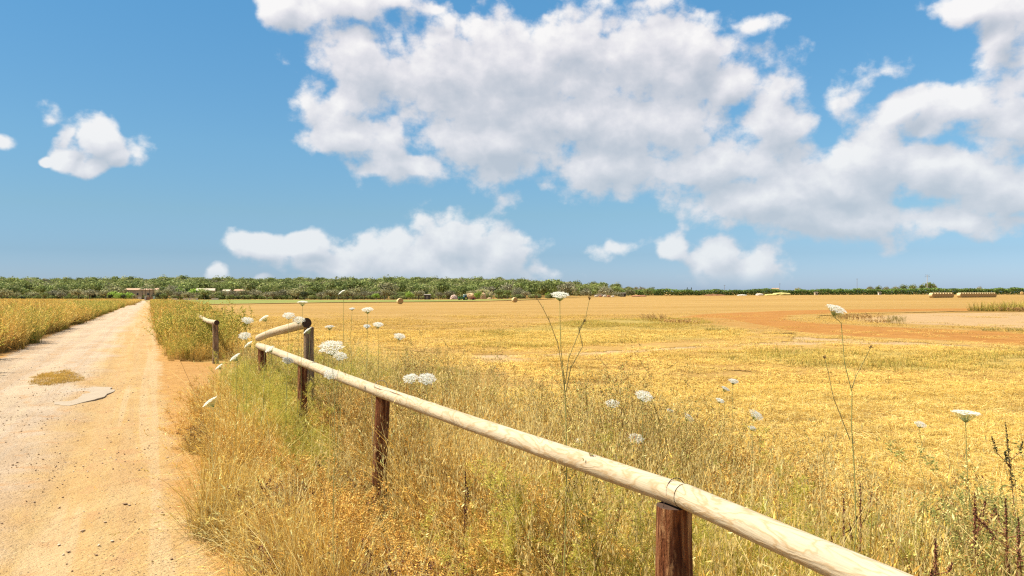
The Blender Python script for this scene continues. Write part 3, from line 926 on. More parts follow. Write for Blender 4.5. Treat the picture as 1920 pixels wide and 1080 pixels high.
def patch_stubble(name, n, R, w, h=0.09, pal=(0, 3, 2, 1)):
    P, W, C = blades(n, R, h, .4, .35, w, STRAW[[0, 2, 1, 1]], seg=2)
    # straws lying flat
    m = int(n * 1.3); r = R * np.sqrt(RNG.random(m)); a = RNG.uniform(0, 6.283, m); L = RNG.uniform(.05, .22, m) * (R / .3) ** .5
    da = RNG.normal(0.3, 0.9, m); z0 = RNG.uniform(.004, .05, m); t = np.linspace(0, 1, 3)[None]
    X0 = (r * np.cos(a))[:, None] + (L * np.cos(da))[:, None] * t; Y0 = (r * np.sin(a))[:, None] + (L * np.sin(da))[:, None] * t
    Z0 = z0[:, None] + RNG.normal(0, .015, (m, 1)) * t + .01 * t * (1 - t)
    P2 = np.stack([X0, Y0, np.abs(Z0)], -1); W2 = np.full((m, 3), w) * RNG.uniform(.7, 1.3, (m, 1))
    c2 = STRAW[list(pal)][RNG.integers(0, 4, m)] * RNG.uniform(.85, 1.1, (m, 1))
    C2 = np.clip(np.repeat(c2[:, None], 3, 1), 0, .93) * (.85 if R > 1 else 1)
    # lying straws need a level width, so their side is the perpendicular in plan
    V = []
    return join_meshes(name, [strips_mesh(name + "_a", P, W, C, M_GRASS), strips_mesh(name + "_b", P2, W2, C2, M_GRASS)])


def grid_points(x0, x1, y0, y1, cell, fn, cull=True):
    """jittered points where fn(x, y) gives a density 0..1"""
    nx = int((x1 - x0) / cell) + 1; ny = int((y1 - y0) / cell) + 1
    gx, gy = np.meshgrid(np.arange(nx), np.arange(ny), indexing='ij')
    x = x0 + (gx + RNG.random(gx.shape)) * cell; y = y0 + (gy + RNG.random(gx.shape)) * cell
    x = x.ravel(); y = y.ravel()
    k = (y > 0.3)
    if cull: k &= np.abs(x) < 0.76 * y + 1.6
    x, y = x[k], y[k]
    k = RNG.random(len(x)) < fn(x, y)
    return x[k], y[k]


def strew(name, label, meshes, xs, ys, size, tilt=0.12, vary=0.25, zs=1.0, keep=None):
    n = len(xs)
    s = np.asarray(size) * RNG.uniform(1 - vary, 1 + vary, n)
    z = ground(xs, ys) + lift(ys, 1)
    sc = np.stack([s, s, s * zs], 1)
    return scatter(name, meshes, np.stack([xs, ys, z], 1), sc, RNG.uniform(0, 6.283, n), RNG.integers(0, len(meshes), n), label, tilt)


def U(x, y): return x - K * y


def clumpy(x, y, sc=0.8, seed=5, lo=.35, hi=.6): return smooth(lo, hi, value_noise(x + 50, y + 50, sc, seed, 3))


# fringe beside the road: u of the grass edge, wobbling like the photographed one
def fringe(y): return 0.56 + 0.16 * np.sin(y * 1.9 + 1) + 0.12 * np.sin(y * 4.3) + 1.05 * smooth(9.6, 12.2, y) + 0.35 * smooth(4.6, 3.4, y)


def fence_u(y): return 1.78 - .035 * np.minimum(y, 14)


def zone_verge(x, y):
    u = U(x, y)
    gap = 1 - .65 * smooth(.30, .12, np.abs(x + .17 * y)) * smooth(3.8, 4.2, y) * smooth(5.5, 5.42, y)
    return gap * smooth(0, .18, u - fringe(y)) * smooth(12.9, 12.3, y - 0.1 * (u - 1)) * smooth(fence_u(y) + .08, fence_u(y) - .10, u)


def zone_weeds(x, y):
    u = U(x, y); e = 4.3 + 0.9 * (value_noise(x, y, .5, 11, 2) - .5) * 2 - 0.8 * smooth(6, 12, y)
    return smooth(fence_u(y) + .10, fence_u(y) + .26, u) * smooth(e + .5, e - .5, u) * smooth(1.5, 2.2, y) * smooth(15.5, 12.5, y)


# near grass kinds
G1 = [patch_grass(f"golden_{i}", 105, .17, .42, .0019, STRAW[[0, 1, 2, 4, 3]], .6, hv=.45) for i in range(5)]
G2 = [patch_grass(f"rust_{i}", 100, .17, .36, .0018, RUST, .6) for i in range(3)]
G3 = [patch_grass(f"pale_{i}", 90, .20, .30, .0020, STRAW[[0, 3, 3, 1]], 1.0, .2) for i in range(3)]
OATS = [patch_oats(f"oat_{i}") for i in range(4)]
FEATHER = [patch_forked(f"feather_{i}", M_GREEN, n=9, R=.16, h=.70, w=.0015, pal=GREENS[[1, 2]], lean=.25, levels=2, per=6, leaflet=(.022, .0012), nleaf=14, leafpal=GREENS[[0, 1, 2, 2]]) for i in range(4)]
TWIG = [patch_forked(f"twig_{i}", M_STALK, n=8, R=.18, h=.85, w=.0021, pal=np.array([(.24, .15, .045), (.17, .08, .03), (.32, .24, .07)]), lean=.18, levels=2, per=5, leaflet=(.009, .0024), nleaf=8,
                     leafpal=np.array([(.46, .32, .10), (.28, .13, .05), (.66, .52, .20), (.38, .38, .10)])) for i in range(4)]
RUSTTWIG = [patch_forked(f"rusttwig_{i}", M_STALK, n=12, R=.16, h=.42, w=.0013, pal=RUST[[0, 1, 3]], lean=.35, levels=2, per=5, leaflet=(.010, .0020), nleaf=9, leafpal=RUST) for i in range(3)]
DARKTWIG = [patch_forked(f"darktwig_{i}", M_STALK, n=12, R=.14, h=.26, w=.0022, pal=np.array([(.13, .05, .035), (.20, .08, .05), (.10, .05, .03)]), lean=.5, levels=1, per=5, leaflet=(.010, .0028), nleaf=8, leafpal=np.array([(.15, .06, .04), (.24, .10, .06), (.10, .05, .03)])) for i in range(3)]  # low dead stems added so their dark colour deepens the shaded grass gaps
SPRAY = [patch_forked(f"spray_{i}", M_GREEN, n=6, R=.12, h=.80, w=.0017, pal=np.array([(.20, .22, .07), (.28, .28, .09)]), lean=.3, levels=2, per=7, leaflet=(.018, .0026), nleaf=10,
                      leafpal=np.array([(.24, .26, .08), (.34, .36, .11), (.46, .44, .14), (.56, .48, .17)])) for i in range(3)]


def build_near():
    hf = lambda x, y: (0.40 - .16 * smooth(.85, 1.2, U(x, y)) * smooth(6.4, 5.6, y) * smooth(3.6, 4.6, y) + .5 * smooth(6.2, 8.2, y) * smooth(0.7, 1.5, U(x, y)) + .45 * clumpy(x, y, 1.1, 9) * smooth(1.35, .9, U(x, y)))
    x, y = grid_points(-9, 2.5, 1.8, 13.5, .085, lambda x, y: zone_verge(x, y) * (.32 + .65 * clumpy(x, y, 1.6, 2)))
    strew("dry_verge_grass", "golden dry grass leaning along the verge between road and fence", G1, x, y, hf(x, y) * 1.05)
    x, y = grid_points(-9, 2.5, 1.8, 13.5, .13, lambda x, y: zone_verge(x, y) * .55 * clumpy(x, y, 1.2, 3, .45, .6))
    strew("rusty_verge_grass", "reddish brown dead grass among the golden verge grass", G2, x, y, hf(x, y))
    x, y = grid_points(-8, 6, 1.2, 9, .16, lambda x, y: np.maximum(zone_verge(x, y), zone_weeds(x, y)) * smooth(8, 5, y))
    strew("matted_straw", "pale straw lying matted at the foot of the fence", G3, x, y, 0.9 + 0 * x, .35)
    x, y = grid_points(-9, 2, 3.0, 12.8, .20, lambda x, y: zone_verge(x, y) * smooth(.9, 1.3, U(x, y)) * clumpy(x, y, .55, 21, .33, .5) * smooth(3.6, 5, y))
    strew("feathery_green_weeds", "yellow green feathery weeds growing up through the dry grass under the rail", FEATHER, x, y, .38 + .55 * smooth(5.8, 7.5, y))
    x, y = grid_points(-9, 2, 2.0, 13, .24, lambda x, y: zone_verge(x, y) * clumpy(x, y, 1.0, 33, .45, .6))
    strew("rusty_twigs", "rust coloured twiggy dead weeds at the road edge", RUSTTWIG, x, y, 1.0 + 0 * x)
    x, y = grid_points(-9, 6, 1.8, 12, .13, lambda x, y: np.maximum(zone_verge(x, y), zone_weeds(x, y)) * clumpy(x, y, 1.5, 44, .46, .66) * .7)
    strew('gap_shade_stems', 'dark red brown dead stems added under the dry grass as gap shade', DARKTWIG, x, y, 1.25 + 0 * x)
    # behind the rail
    wh = lambda x, y: (0.80 + .30 * clumpy(x, y, .7, 14)) * (1 - .35 * smooth(3.2, 4.8, U(x, y)))
    x, y = grid_points(-9, 7, 1.2, 16, .15, lambda x, y: zone_weeds(x, y) * (.35 + .45 * clumpy(x, y, 1.3, 71)))
    strew("dry_field_edge_grass", "dry golden grass at the field edge behind the rail", G1 + G2[:1], x, y, 1.0 * wh(x, y))
    x, y = grid_points(-9, 7, 1.2, 16, .21, lambda x, y: zone_weeds(x, y) * clumpy(x, y, .5, 8, .3, .55))
    strew("wild_oats", "cream wild oats nodding along the field edge", OATS, x, y, wh(x, y))
    x, y = grid_points(-5, 1.2, 3, 7, .22, lambda x, y: zone_verge(x, y) * smooth(1.0, 1.4, U(x, y)) * .25)
    strew("wild_oats_by_rail", "cream wild oats standing in front of the rail", OATS, x, y, .75 + 0 * x)
    x, y = grid_points(-9, 7, 2.6, 15, .27, lambda x, y: zone_weeds(x, y) * (.5 + .55 * smooth(-1, 1, x)) * clumpy(x, y, .6, 18, .3, .55))
    strew("branching_dead_weeds", "thin branching olive brown weeds standing behind the rail", TWIG, x, y, wh(x, y) * 1.08, vary=.15)
    x, y = grid_points(-9, 7, 2.2, 15, .25, lambda x, y: zone_weeds(x, y) * clumpy(x, y, .45, 27, .40, .60) * .85 * smooth(2.3, 3.8, y))
    strew("green_field_edge_weeds", "yellow green weeds scattered through the field edge", FEATHER, x, y, wh(x, y) * .85, vary=.2)
    x, y = grid_points(1.5, 7, 2.7, 8, .25, lambda x, y: zone_weeds(x, y) * smooth(.47, .64, x / np.maximum(y, .1)) * .6)
    strew("green_sprays", "loose grey green sprays of a wiry shrub at the edge of the field", SPRAY, x, y, 1.0 + 0 * x, vary=.15)
    x, y = grid_points(-3, 5, 1.8, 9, .20, lambda x, y: zone_weeds(x, y) * clumpy(x, y, .9, 41, .3, .5))
    strew("reddish_dead_weeds", "dark reddish dead weeds low behind the rail", RUSTTWIG, x, y, 1.2 + 0 * x)


build_near()

# stubble of the mown field: fine near the fence, coarser with distance
S_NEAR = [patch_stubble(f"stubble_{i}", 80, .22, .0019, .055) for i in range(4)]
S_MID = [patch_stubble(f"stubble_mid_{i}", 90, .5, .0042, .045, (0, 1, 2, 1)) for i in range(3)]
S_FAR = [patch_stubble(f"stubble_far_{i}", 90, 1.2, .009, .04, (1, 1, 2, 4)) for i in range(3)]
_roads = [loop, pale1, pale2]


def zone_field(x, y, soft=.9):
    u = U(x, y)
    w = smooth(2.6, 3.6, u) if soft else 1
    w = np.where(y > 13.5, smooth(0, 1.2, u - 2.3 - 4.5 * smooth(19.2, 17.0, y) * smooth(12, 14, y)), w)
    for p in _roads:
        w = w * np.where(inside(p, x, y), 0.12 if p is loop else .3, 1)
    return w


def build_stubble():
    x, y = grid_points(-6, 14, 2, 14, .17, lambda x, y: zone_field(x, y) * (.5 + .5 * clumpy(x, y, .5, 51)))
    strew("stubble", "short golden stubble and loose straw on the mown field", S_NEAR, x, y, 1.0 + 0 * x, .1)
    x, y = grid_points(-18, 28, 13, 34, .42, lambda x, y: zone_field(x, y) * (.4 + .6 * clumpy(x, y, .25, 52)))
    strew("stubble_beyond", "golden stubble further out in the field", S_MID, x, y, 1.0 + 0 * x, .05)
    x, y = grid_points(-40, 60, 32, 78, 1.25, lambda x, y: zone_field(x, y) * (.3 + .7 * clumpy(x, y, .10, 53)) * smooth(78, 42, y))
    strew("stubble_far_out", "thin golden stubble in the middle of the field", S_FAR, x, y, 1.0 + 0 * x, .03)
    # greener regrowth in the weedy patches
    tall = [patch_grass(f"regrowth_{i}", 90, .5, .10, .0045, np.vstack([GREENS[[1, 2]], STRAW[[1, 2, 1]]]), .6, .1) for i in range(3)]
    def zg(x, y):
        w = np.zeros_like(x)
        for p in (g1p, g2p): w = np.maximum(w, np.where(inside(p, x, y), .85, 0))
        return w * clumpy(x, y, .35, 60, .35, .6)
    x, y = grid_points(-10, 35, 16, 52, .55, zg)
    strew("weedy_regrowth", "yellow green regrowth in the weedy part of the field", tall, x, y, 1.0 + 0 * x, .05)


build_stubble()

# tall verge grass: right side beyond the entrance, and the whole left side of the road
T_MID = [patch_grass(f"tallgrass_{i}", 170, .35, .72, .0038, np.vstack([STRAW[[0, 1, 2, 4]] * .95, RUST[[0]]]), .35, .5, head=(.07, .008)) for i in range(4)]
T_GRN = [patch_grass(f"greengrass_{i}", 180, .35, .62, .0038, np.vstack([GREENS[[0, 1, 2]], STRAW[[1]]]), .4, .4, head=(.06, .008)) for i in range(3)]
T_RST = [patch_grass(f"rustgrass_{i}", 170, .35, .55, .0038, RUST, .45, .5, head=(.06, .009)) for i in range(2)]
T_BSH = [patch_forked(f"bushweed_{i}", M_GREEN, n=14, R=.35, h=.85, w=.0035, pal=GREENS[[1, 3]] * .8, lean=.3, levels=1, per=7, leaflet=(.045, .008), nleaf=10, leafpal=np.vstack([GREENS[[0, 1, 3]] * .8, GREENS[[2]], STRAW[[1]]])) for i in range(3)]
T_FAR = [patch_grass(f"fargrass_{i}", 160, 1.1, .62, .013, STRAW[[0, 1, 4, 2]] * .93, .3, .6, hv=.12, head=(.06, .02)) for i in range(3)]
T_FARG = [patch_grass(f"fargreen_{i}", 160, 1.1, .60, .014, np.vstack([GREENS[[0, 1, 2]], STRAW[[1]]]), .3, .5, hv=.12, head=(.06, .02)) for i in range(2)]


def build_verges():
    def zr(x, y):
        u = U(x, y); e = .42 + .12 * np.sin(y * .9) + .1 * np.sin(y * 2.3)
        return smooth(0, .2, u - e) * smooth(2.6 + 1.2 * smooth(25, 60, y), 2.0 + .9 * smooth(25, 60, y), u) * smooth(18.9, 19.6, y - .25 * (u - 1))
    eh = lambda x, y: (.30 + .45 * smooth(.3, 1.0, U(x, y)) + .35 * clumpy(x, y, .9, 77)) * (.55 + .45 * smooth(18.6, 21, y - .25 * (U(x, y) - 1)))
    x, y = grid_points(-60, -4, 18, 110, .30, lambda x, y: zr(x, y) * smooth(110, 40, y) * .55)
    strew("tall_verge_grass", "tall dry grass on the verge beyond the field entrance", T_MID, x, y, .85 * eh(x, y))
    x, y = grid_points(-60, -4, 18, 110, .40, lambda x, y: zr(x, y) * clumpy(x, y, .3, 71, .22, .45) * smooth(110, 40, y))
    strew("green_verge_weeds", "green bushy weeds round the far fence posts", T_BSH, x, y, eh(x, y))
    x, y = grid_points(-60, -4, 18, 60, .42, lambda x, y: zr(x, y) * clumpy(x, y, .35, 72, .5, .65))
    strew("rusty_verge_weeds", "rust coloured dead weeds by the road edge beyond the entrance", T_RST, x, y, 1.0 + 0 * x)
    x, y = grid_points(-160, -30, 60, 295, 1.2, lambda x, y: smooth(1.3, 1.9, U(x, y)) * smooth(5.5, 4.5, U(x, y)))
    strew("far_verge_grass", "grass verge running along the right of the road into the distance", T_FAR + T_FARG, x, y, 1.0 + 0 * x, .04)

    def zl(x, y):
        u = -U(x, y); e = 4.05 + .18 * np.sin(y * .7) + .15 * np.sin(y * 1.9)
        return smooth(0, .25, u - e)
    band = lambda x, y: smooth(8.5, 6.0, -U(x, y))
    x, y = grid_points(-42, -9, 12, 45, .36, lambda x, y: zl(x, y) * (.55 + .3 * band(x, y)))
    strew("roadside_grass", "tall golden grass along the left side of the road", T_MID, x, y, .92 + 0 * x)
    x, y = grid_points(-42, -9, 12, 80, .40, lambda x, y: zl(x, y) * band(x, y) * clumpy(x, y, .16, 81, .22, .42))
    strew("green_roadside_grass", "green clumps in the roadside grass", T_GRN + T_BSH, x, y, 1.0 + 0 * x)
    x, y = grid_points(-42, -9, 12, 60, .5, lambda x, y: zl(x, y) * clumpy(x, y, .25, 82, .48, .62) * smooth(12, 7, -U(x, y)))
    strew("rusty_roadside_grass", "rusty brown dead weeds in the roadside grass", T_RST, x, y, 1.1 + 0 * x)
    x, y = grid_points(-130, -22, 42, 130, 1.0, lambda x, y: zl(x, y) * (U(x, y) < -4.9) * .9)
    strew("meadow_grass", "golden tall grass meadow left of the road", T_FAR, x, y, .95 + 0 * x, .04)
    x, y = grid_points(-120, -22, 60, 290, 1.5, lambda x, y: zl(x, y) * (U(x, y) < -5.0) * smooth(11, 8, -U(x, y)) * clumpy(x, y, .07, 83, .2, .45))
    strew("far_green_roadside", "greenish grass beside the far part of the road", T_FARG, x, y, 1.1 + 0 * x, .04)
    x, y = grid_points(-250, -50, 128, 292, 2.2, lambda x, y: zl(x, y) * .9)
    strew("far_meadow_grass", "far part of the golden meadow", T_FAR, x, y, 1.2 + 0 * x, .04)


build_verges()

# ---------------------------------------------------------------- trees, wood, hedge
M_LEAF = plant_material("tree foliage", 0.25, 0.45, gain=1.0, rough=0.6)
M_TRUNK = flat_material("tree bark", (0.16, 0.12, 0.085), 0.9, 0.3, 3)
OLIVE = np.array([(0.30, 0.28, 0.13), (0.22, 0.215, 0.09), (0.36, 0.33, 0.16), (0.26, 0.24, 0.13)]) * 1.0
PINE = np.array([(0.12, 0.15, 0.045), (0.16, 0.18, 0.055), (0.09, 0.11, 0.035), (0.19, 0.19, 0.075)]) * 1.55
GREY = np.array([(0.17, 0.155, 0.095), (0.13, 0.125, 0.075), (0.20, 0.185, 0.11)]) * 1.6
BRIGHT = np.array([(0.22, 0.32, 0.05), (0.27, 0.36, 0.07), (0.17, 0.25, 0.04)]) * 1.35
DARK = np.array([(0.045, 0.055, 0.025), (0.07, 0.08, 0.035), (0.035, 0.04, 0.02)]) * 1.2
HEDGE = np.array([(0.12, 0.19, 0.045), (0.16, 0.23, 0.06), (0.09, 0.14, 0.035), (0.20, 0.24, 0.08)]) * 1.35


def crown_quads(w, h, z0, pal, n=520, lumps=13, leaf=.42, seed=0, shape='round'):
    r = np.random.default_rng(seed)
    if shape == 'round':
        C = r.normal(0, 1, (lumps, 3)); C /= np.linalg.norm(C, axis=1)[:, None]; C *= r.uniform(.25, .75, lumps)[:, None]
        C[:, 2] = np.abs(C[:, 2]) * .9 - .25
        C = C * np.array([w / 2, w / 2, h / 2]); R = r.uniform(.20, .34, lumps) * w
        C[:, 2] += z0 + h * .5
    else:                                              # cypress
        t = np.linspace(.05, 1, lumps); C = np.stack([r.normal(0, w * .06, lumps), r.normal(0, w * .06, lumps), z0 + h * t * .92], 1)
        R = w * .5 * np.sin(np.pi * (t * .8 + .14)) + .12
    k = r.integers(0, lumps, n); d = r.normal(0, 1, (n, 3)); d /= np.linalg.norm(d, axis=1)[:, None]
    flat = np.array([1, 1, .75 if shape == 'round' else 1.4])
    P = C[k] + d * R[k][:, None] * r.uniform(.72, 1.05, n)[:, None] * flat
    nrm = d + r.normal(0, .55, (n, 3)); nrm /= np.linalg.norm(nrm, axis=1)[:, None]
    a = np.cross(nrm, r.normal(0, 1, (n, 3))); a /= np.linalg.norm(a, axis=1)[:, None]; b = np.cross(nrm, a)
    s = (leaf * r.uniform(.5, 1.2, n))[:, None]; s2 = (leaf * r.uniform(.35, .8, n))[:, None]
    V = np.stack([P - a * s, P - b * s2 + a * s * .2, P + a * s, P + b * s2 - a * s * .1], 1)
    lumpc = pal[r.integers(0, len(pal), lumps)] * r.uniform(.8, 1.25, (lumps, 1))
    return V, lumpc[k] * r.uniform(.8, 1.2, (n, 1))


def trunk_mb(h, w, r0, seed, limbs=5):
    r = np.random.default_rng(seed); mb = MB()
    top = np.array([r.normal(0, .25), r.normal(0, .25), h * .62])
    pts = [np.zeros(3) - [0, 0, .3], np.array([r.normal(0, .1), r.normal(0, .1), h * .25]), top * .7 + [0, 0, 0], top]
    mb.tube(pts, [r0, r0 * .8, r0 * .6, r0 * .35], 7)
    for i in range(limbs):
        a = i * 6.283 / limbs + r.uniform(-.4, .4); s = np.array(pts[1]) * (1 - i / limbs) + np.array(pts[2]) * (i / limbs)
        e = np.array([math.cos(a) * w * .33, math.sin(a) * w * .33, h * r.uniform(.6, .8)])
        mb.tube([s, (s + e) / 2 + [0, 0, -.1], e], [r0 * .45, r0 * .3, r0 * .12], 5)
    return mb


TREES = {}


def tree_kind(kind, seed):
    key = (kind, seed)
    if key in TREES: return TREES[key]
    pal, n, leaf, z0, w, h, shape, lumps = dict(
        olive=(OLIVE, 620, .34, 1.1, 6.4, 4.4, 'round', 15), pine=(PINE, 620, .36, 1.8, 6.2, 5.2, 'round', 14), grey=(GREY, 600, .32, 1.3, 6.0, 4.6, 'round', 14),
        bright=(BRIGHT, 600, .34, 0.7, 6.4, 4.0, 'round', 14), dark=(DARK, 600, .32, .5, 4.4, 4.6, 'round', 12), cypress=(DARK * 1.2, 420, .26, .2, 1.7, 7.5, 'cyp', 12), shrub=(PINE * .9, 420, .22, -.1, 3.0, 2.0, 'round', 12))[kind]
    V, C = crown_quads(w, h, z0, pal, n, lumps, leaf, 100 + seed * 7 + len(kind), shape)
    crown = quads_mesh(kind + "_crown", V, C, M_LEAF)
    tr = trunk_mb(z0 + h, w, .10 if kind in ('cypress', 'shrub') else .2, seed, 0 if kind == 'cypress' else 5).mesh(kind + "_trunk", M_TRUNK, True)
    TREES[key] = (crown, tr, z0 + h); return TREES[key]


def place_tree(kind, px, depth, top_px=None, height=None, label=None, group=None, name=None, sx=1.0, seed=None, cat="tree"):
    """one tree (trunk and crown) standing on the land; its height from the treetop row"""
    seed = RNG.integers(0, 4) if seed is None else seed
    crown, tr, h0 = tree_kind(kind, int(seed))
    x = (px - CX) / F * depth; g = g1(x, depth)
    hh = height if height else (H - (top_px - HY) / F * depth) - g
    s = hh / h0
    root = empty(name or {'cypress': 'cypress_tree', 'olive': 'olive_tree', 'pine': 'pine_tree', 'shrub': 'shrub'}.get(kind, 'broadleaf_tree'), (x, depth, g), RNG.uniform(0, 6.28))
    root.scale = (s * sx, s * sx, s)
    for nm, me in (("crown", crown), ("trunk", tr)):
        o = bpy.data.objects.new(nm, me); COL.objects.link(o); o.parent = root
    tag(root, label, cat, group)
    return root


def build_trees():
    r = random.Random(5)
    # front row of the wood, left to right, described by what each stretch stands beside
    ordinal = ["first", "second", "third", "fourth", "fifth", "sixth", "seventh", "eighth", "ninth", "tenth"]
    words_ = {'olive': "olive coloured", 'grey': "grey green", 'pine': "deep green"}
    stretches = [(-30, 36, "left of the small black bush"), (52, 118, "right of the small black bush"),
                 (120, 205, "from the left between the cypress pairs"), (300, 365, "from the farm drive behind the crop strip"), (372, 470, "from the left near the barn"),
                 (478, 562, "of the row behind the middle crop strip"), (586, 700, "behind the wire fence before the lone round bale"),
                 (706, 790, "behind the wire fence above the lone round bale"), (808, 858, "behind the wire fence left of the tractor"), (888, 998, "of the wood edge right of the tractor")]
    for a, b, lab in stretches:
        px = a; i = 0
        while px < b:
            kind = r.choice(['olive', 'olive', 'grey', 'pine'])
            place_tree(kind, px + r.uniform(-4, 4), r.uniform(352, 385), height=r.uniform(3.8, 6.0), label=f"{words_[kind]} tree, {ordinal[i]} {lab}", group="trees at the front edge of the wood", name="wood_edge_tree", sx=r.uniform(1.0, 1.5))
            px += r.uniform(13, 19); i += 1
    for px, d, top, kind, lab, sx in [
        (216, 356, 546, 'bright', "yellow green rounded tree left of the farmhouse", 1.2), (243, 352, 547, 'bright', "yellow green clipped tree in front of the farmhouse wall", 1.1),
        (226, 350, 549, 'bright', "low bright tree between the two yellow green farmhouse trees", 1.0), (232, 346, 549, 'dark', "dark trunked tree under the yellow green farmhouse trees", .8),
        (298, 345, 545, 'dark', "dark bushy tree closing the right side of the farm gate", .9), (308, 335, 547, 'pine', "deep green tree just right of the farm drive", 1.0),
        (336, 392, 539, 'bright', "fresh green tree poking above the olives right of the drive", 1.0), (374, 400, 538, 'bright', "broad bright green tree above the barn roof", 1.5),
        (352, 400, 540, 'dark', "dark green tree between the two bright ones", .8), (386, 420, 530, 'dark', "tall dark pine rising behind the bright green tree", .7),
        (572, 345, 541, 'dark', "dark solitary tree standing at the far edge of the crop strip", 1.0), (252, 347, 551.5, 'olive', "low olive tree before the farmhouse door", .8), (271, 347, 551.5, 'pine', "small tree against the farmhouse wall near the gate", .7), (288, 349, 550, 'dark', "small dark tree at the right corner of the farmhouse", .7),
        (362, 349, 551.5, 'grey', "low grey tree covering the foot of the barn", 1.0), (398, 349, 551.5, 'olive', "low olive tree between barn and small hut", 1.0), (436, 349, 551, 'pine', "low green tree before the chimney cottage", 1.0),
        (44, 300, 552.5, 'dark', "small black rounded bush alone in the golden meadow", 1.0),
        (207, 352, 549, 'dark', "dark shrubby tree left of the farmhouse garden", .8), (175, 356, 548, 'dark', "dark low tree in the gap of the wood edge", .9), (96, 372, 545, 'dark', "dark tree between grey olives at the wood edge", .8),
        (706, 350, 548, 'bright', "small fresh green tree behind the wire fence posts", .8), (768, 350, 546, 'bright', "leafy green tree right of the lone round bale", .9), (785, 352, 544, 'olive', "pale olive tree beside the dark shed", 1.2),
        (800, 360, 541, 'dark', "tall dark tree right behind the dark shed", .6), (896, 345, 546, 'bright', "green tree right behind the tractor's hay stacks", .8), (913, 350, 549, 'pine', "bushy tree beside the last hay stack", .9),
        (1030, 420, 545, 'bright', "bright green tree standing in front of the long hedge", .9), (948, 400, 547, 'bright', "light green tree above the farthest field bale", .9)]:
        place_tree(kind, px, d, top, label=lab, name='bush' if 'bush alone' in lab else None, sx=sx, cat='bush' if 'bush alone' in lab else 'tree')
    for i, (px, top, d) in enumerate([(103, 542, 470), (109, 541, 470), (178, 533.5, 520), (185, 534.5, 520), (252, 532, 540), (264, 531.5, 540)]):
        place_tree('cypress', px, d, top, label=["thin dark cypress at the left of the pair in the wood", "thin dark cypress at the right of the pair in the wood", "tall dark cypress, left one of the pair before the farmhouse",
                   "tall dark cypress, right one of the pair before the farmhouse", "black cypress spire behind the farmhouse roof, left one", "black cypress spire behind the farmhouse roof, right one"][i], group="cypresses in the wood", sx=1.3)
    # tall trees beyond the hedge on the right
    for i, (px, top, sx, kind) in enumerate([(1632, 535, 1.0, 'olive'), (1647, 533.5, 1.0, 'pine'), (1661, 535.5, .9, 'olive'), (1679, 535, .9, 'olive'), (1692, 531, 1.1, 'pine'), (1710, 530, 1.0, 'pine'), (1729, 531, .9, 'pine'), (1742, 526, 1.15, 'pine'), (1752, 531, .7, 'grey')]):
        place_tree(kind, px, 600 + 3 * i, top, label=["leftmost olive tree of the row above the hedge", "second tree of the row above the hedge, darker", "third tree of the row above the hedge, pale and low", "small olive tree just before the gap in the row above the hedge",
                   "broad dark tree in the middle of the row above the hedge", "round dark tree standing clear in the row above the hedge", "dark tree left of the tall power pole", "tallest dark tree, behind the tall power pole", "small grey tree just right of the tall power pole"][i],
                   group="trees above the hedge", name="hedgerow_tree", sx=sx * .8)
    for i, (px, top, kind, lab) in enumerate([(1495, 538, 'olive', "lone rounded tree above the hedge near the straw stack"), (1409, 542.5, 'olive', "small tree top above the hedge left of the straw stack"), (1534, 540, 'grey', "sparse grey tree above the hedge right of the straw stack"),
                         (1552, 541, 'pine', "low dark tree beside the sparse grey one above the hedge"), (1312, 542, 'grey', "grey shrubby tree sticking out of the hedge by the thin pole"), (1838, 535.5, 'grey', "small grey tree above the hedge behind the bale row"),
                         (1868, 540, 'olive', "faint olive tree above the hedge past the bale row"), (1897, 538, 'olive', "olive tree above the hedge by the edge of the field"), (1282, 541, 'pine', "small dark tree at the top of the wood's tail end")]):
        place_tree(kind, px, 605, top, label=lab, name="hedgerow_tree", sx=.8)
    for i, px in enumerate((1289, 1296)):
        place_tree('cypress', px, 610, 538.5, label=["thin grey cypress above the hedge, first of two", "thin grey cypress above the hedge, second of two"][i], sx=1.0)

    # the wood on the hill: one mass nobody could count
    meshes = []
    for k, (kind, s) in enumerate([('olive', 0), ('pine', 0), ('pine', 1), ('grey', 0), ('pine', 2), ('olive', 1), ('grey', 1), ('pine', 3)]):
        c, t, h0 = tree_kind(kind, s); meshes.append(c)
    X0, Y0 = [], []
    for y in np.arange(392, 930, 9.0):
        w = 0.80 * y
        xs = np.arange(-w - 20, y * .23, 8.8 + (y - 390) * .006); xs = xs + RNG.uniform(-2.5, 2.5, len(xs))
        X0.append(xs); Y0.append(y + RNG.uniform(-3, 3, len(xs)))
    X0 = np.concatenate(X0); Y0 = np.concatenate(Y0)
    q = X0 / Y0
    k = (q < .02) | (RNG.random(len(q)) < smooth(.22, .02, q) * .6)
    k &= ~((q > -.508) & (q < -.462) & (Y0 < 425))            # the farmhouse stands in this gap
    k &= ~((q > -.415) & (q < -.34) & (Y0 < 412))
    X0, Y0 = X0[k], Y0[k]; n = len(X0)
    hs = RNG.uniform(.95, 1.75, n) * (1 + .8 * (value_noise(X0, Y0, .025, 91, 2) - .5)) * (1 - .25 * smooth(.0, .2, X0 / Y0))
    pick = np.where(value_noise(X0, Y0, .018, 92, 2) > .5, RNG.choice([0, 1, 2, 4, 5], n), RNG.choice([1, 3, 6, 7, 4], n))
    scatter("wood", meshes, np.stack([X0, Y0, ground(X0, Y0) - 1.2], 1), hs, RNG.uniform(0, 6.283, n), pick, "pine and holm oak wood covering the low hill behind the fields", .04)

    # low scrub filling the foot of the wood
    sh = [tree_kind('shrub', s)[0] for s in range(3)]
    x = RNG.uniform(-300, 30, 520); y = RNG.uniform(372, 398, 520) - .03 * np.abs(x); k = (x / y < .06) & ~((x / y > -.5) & (x / y < -.465)); x, y = x[k], y[k]
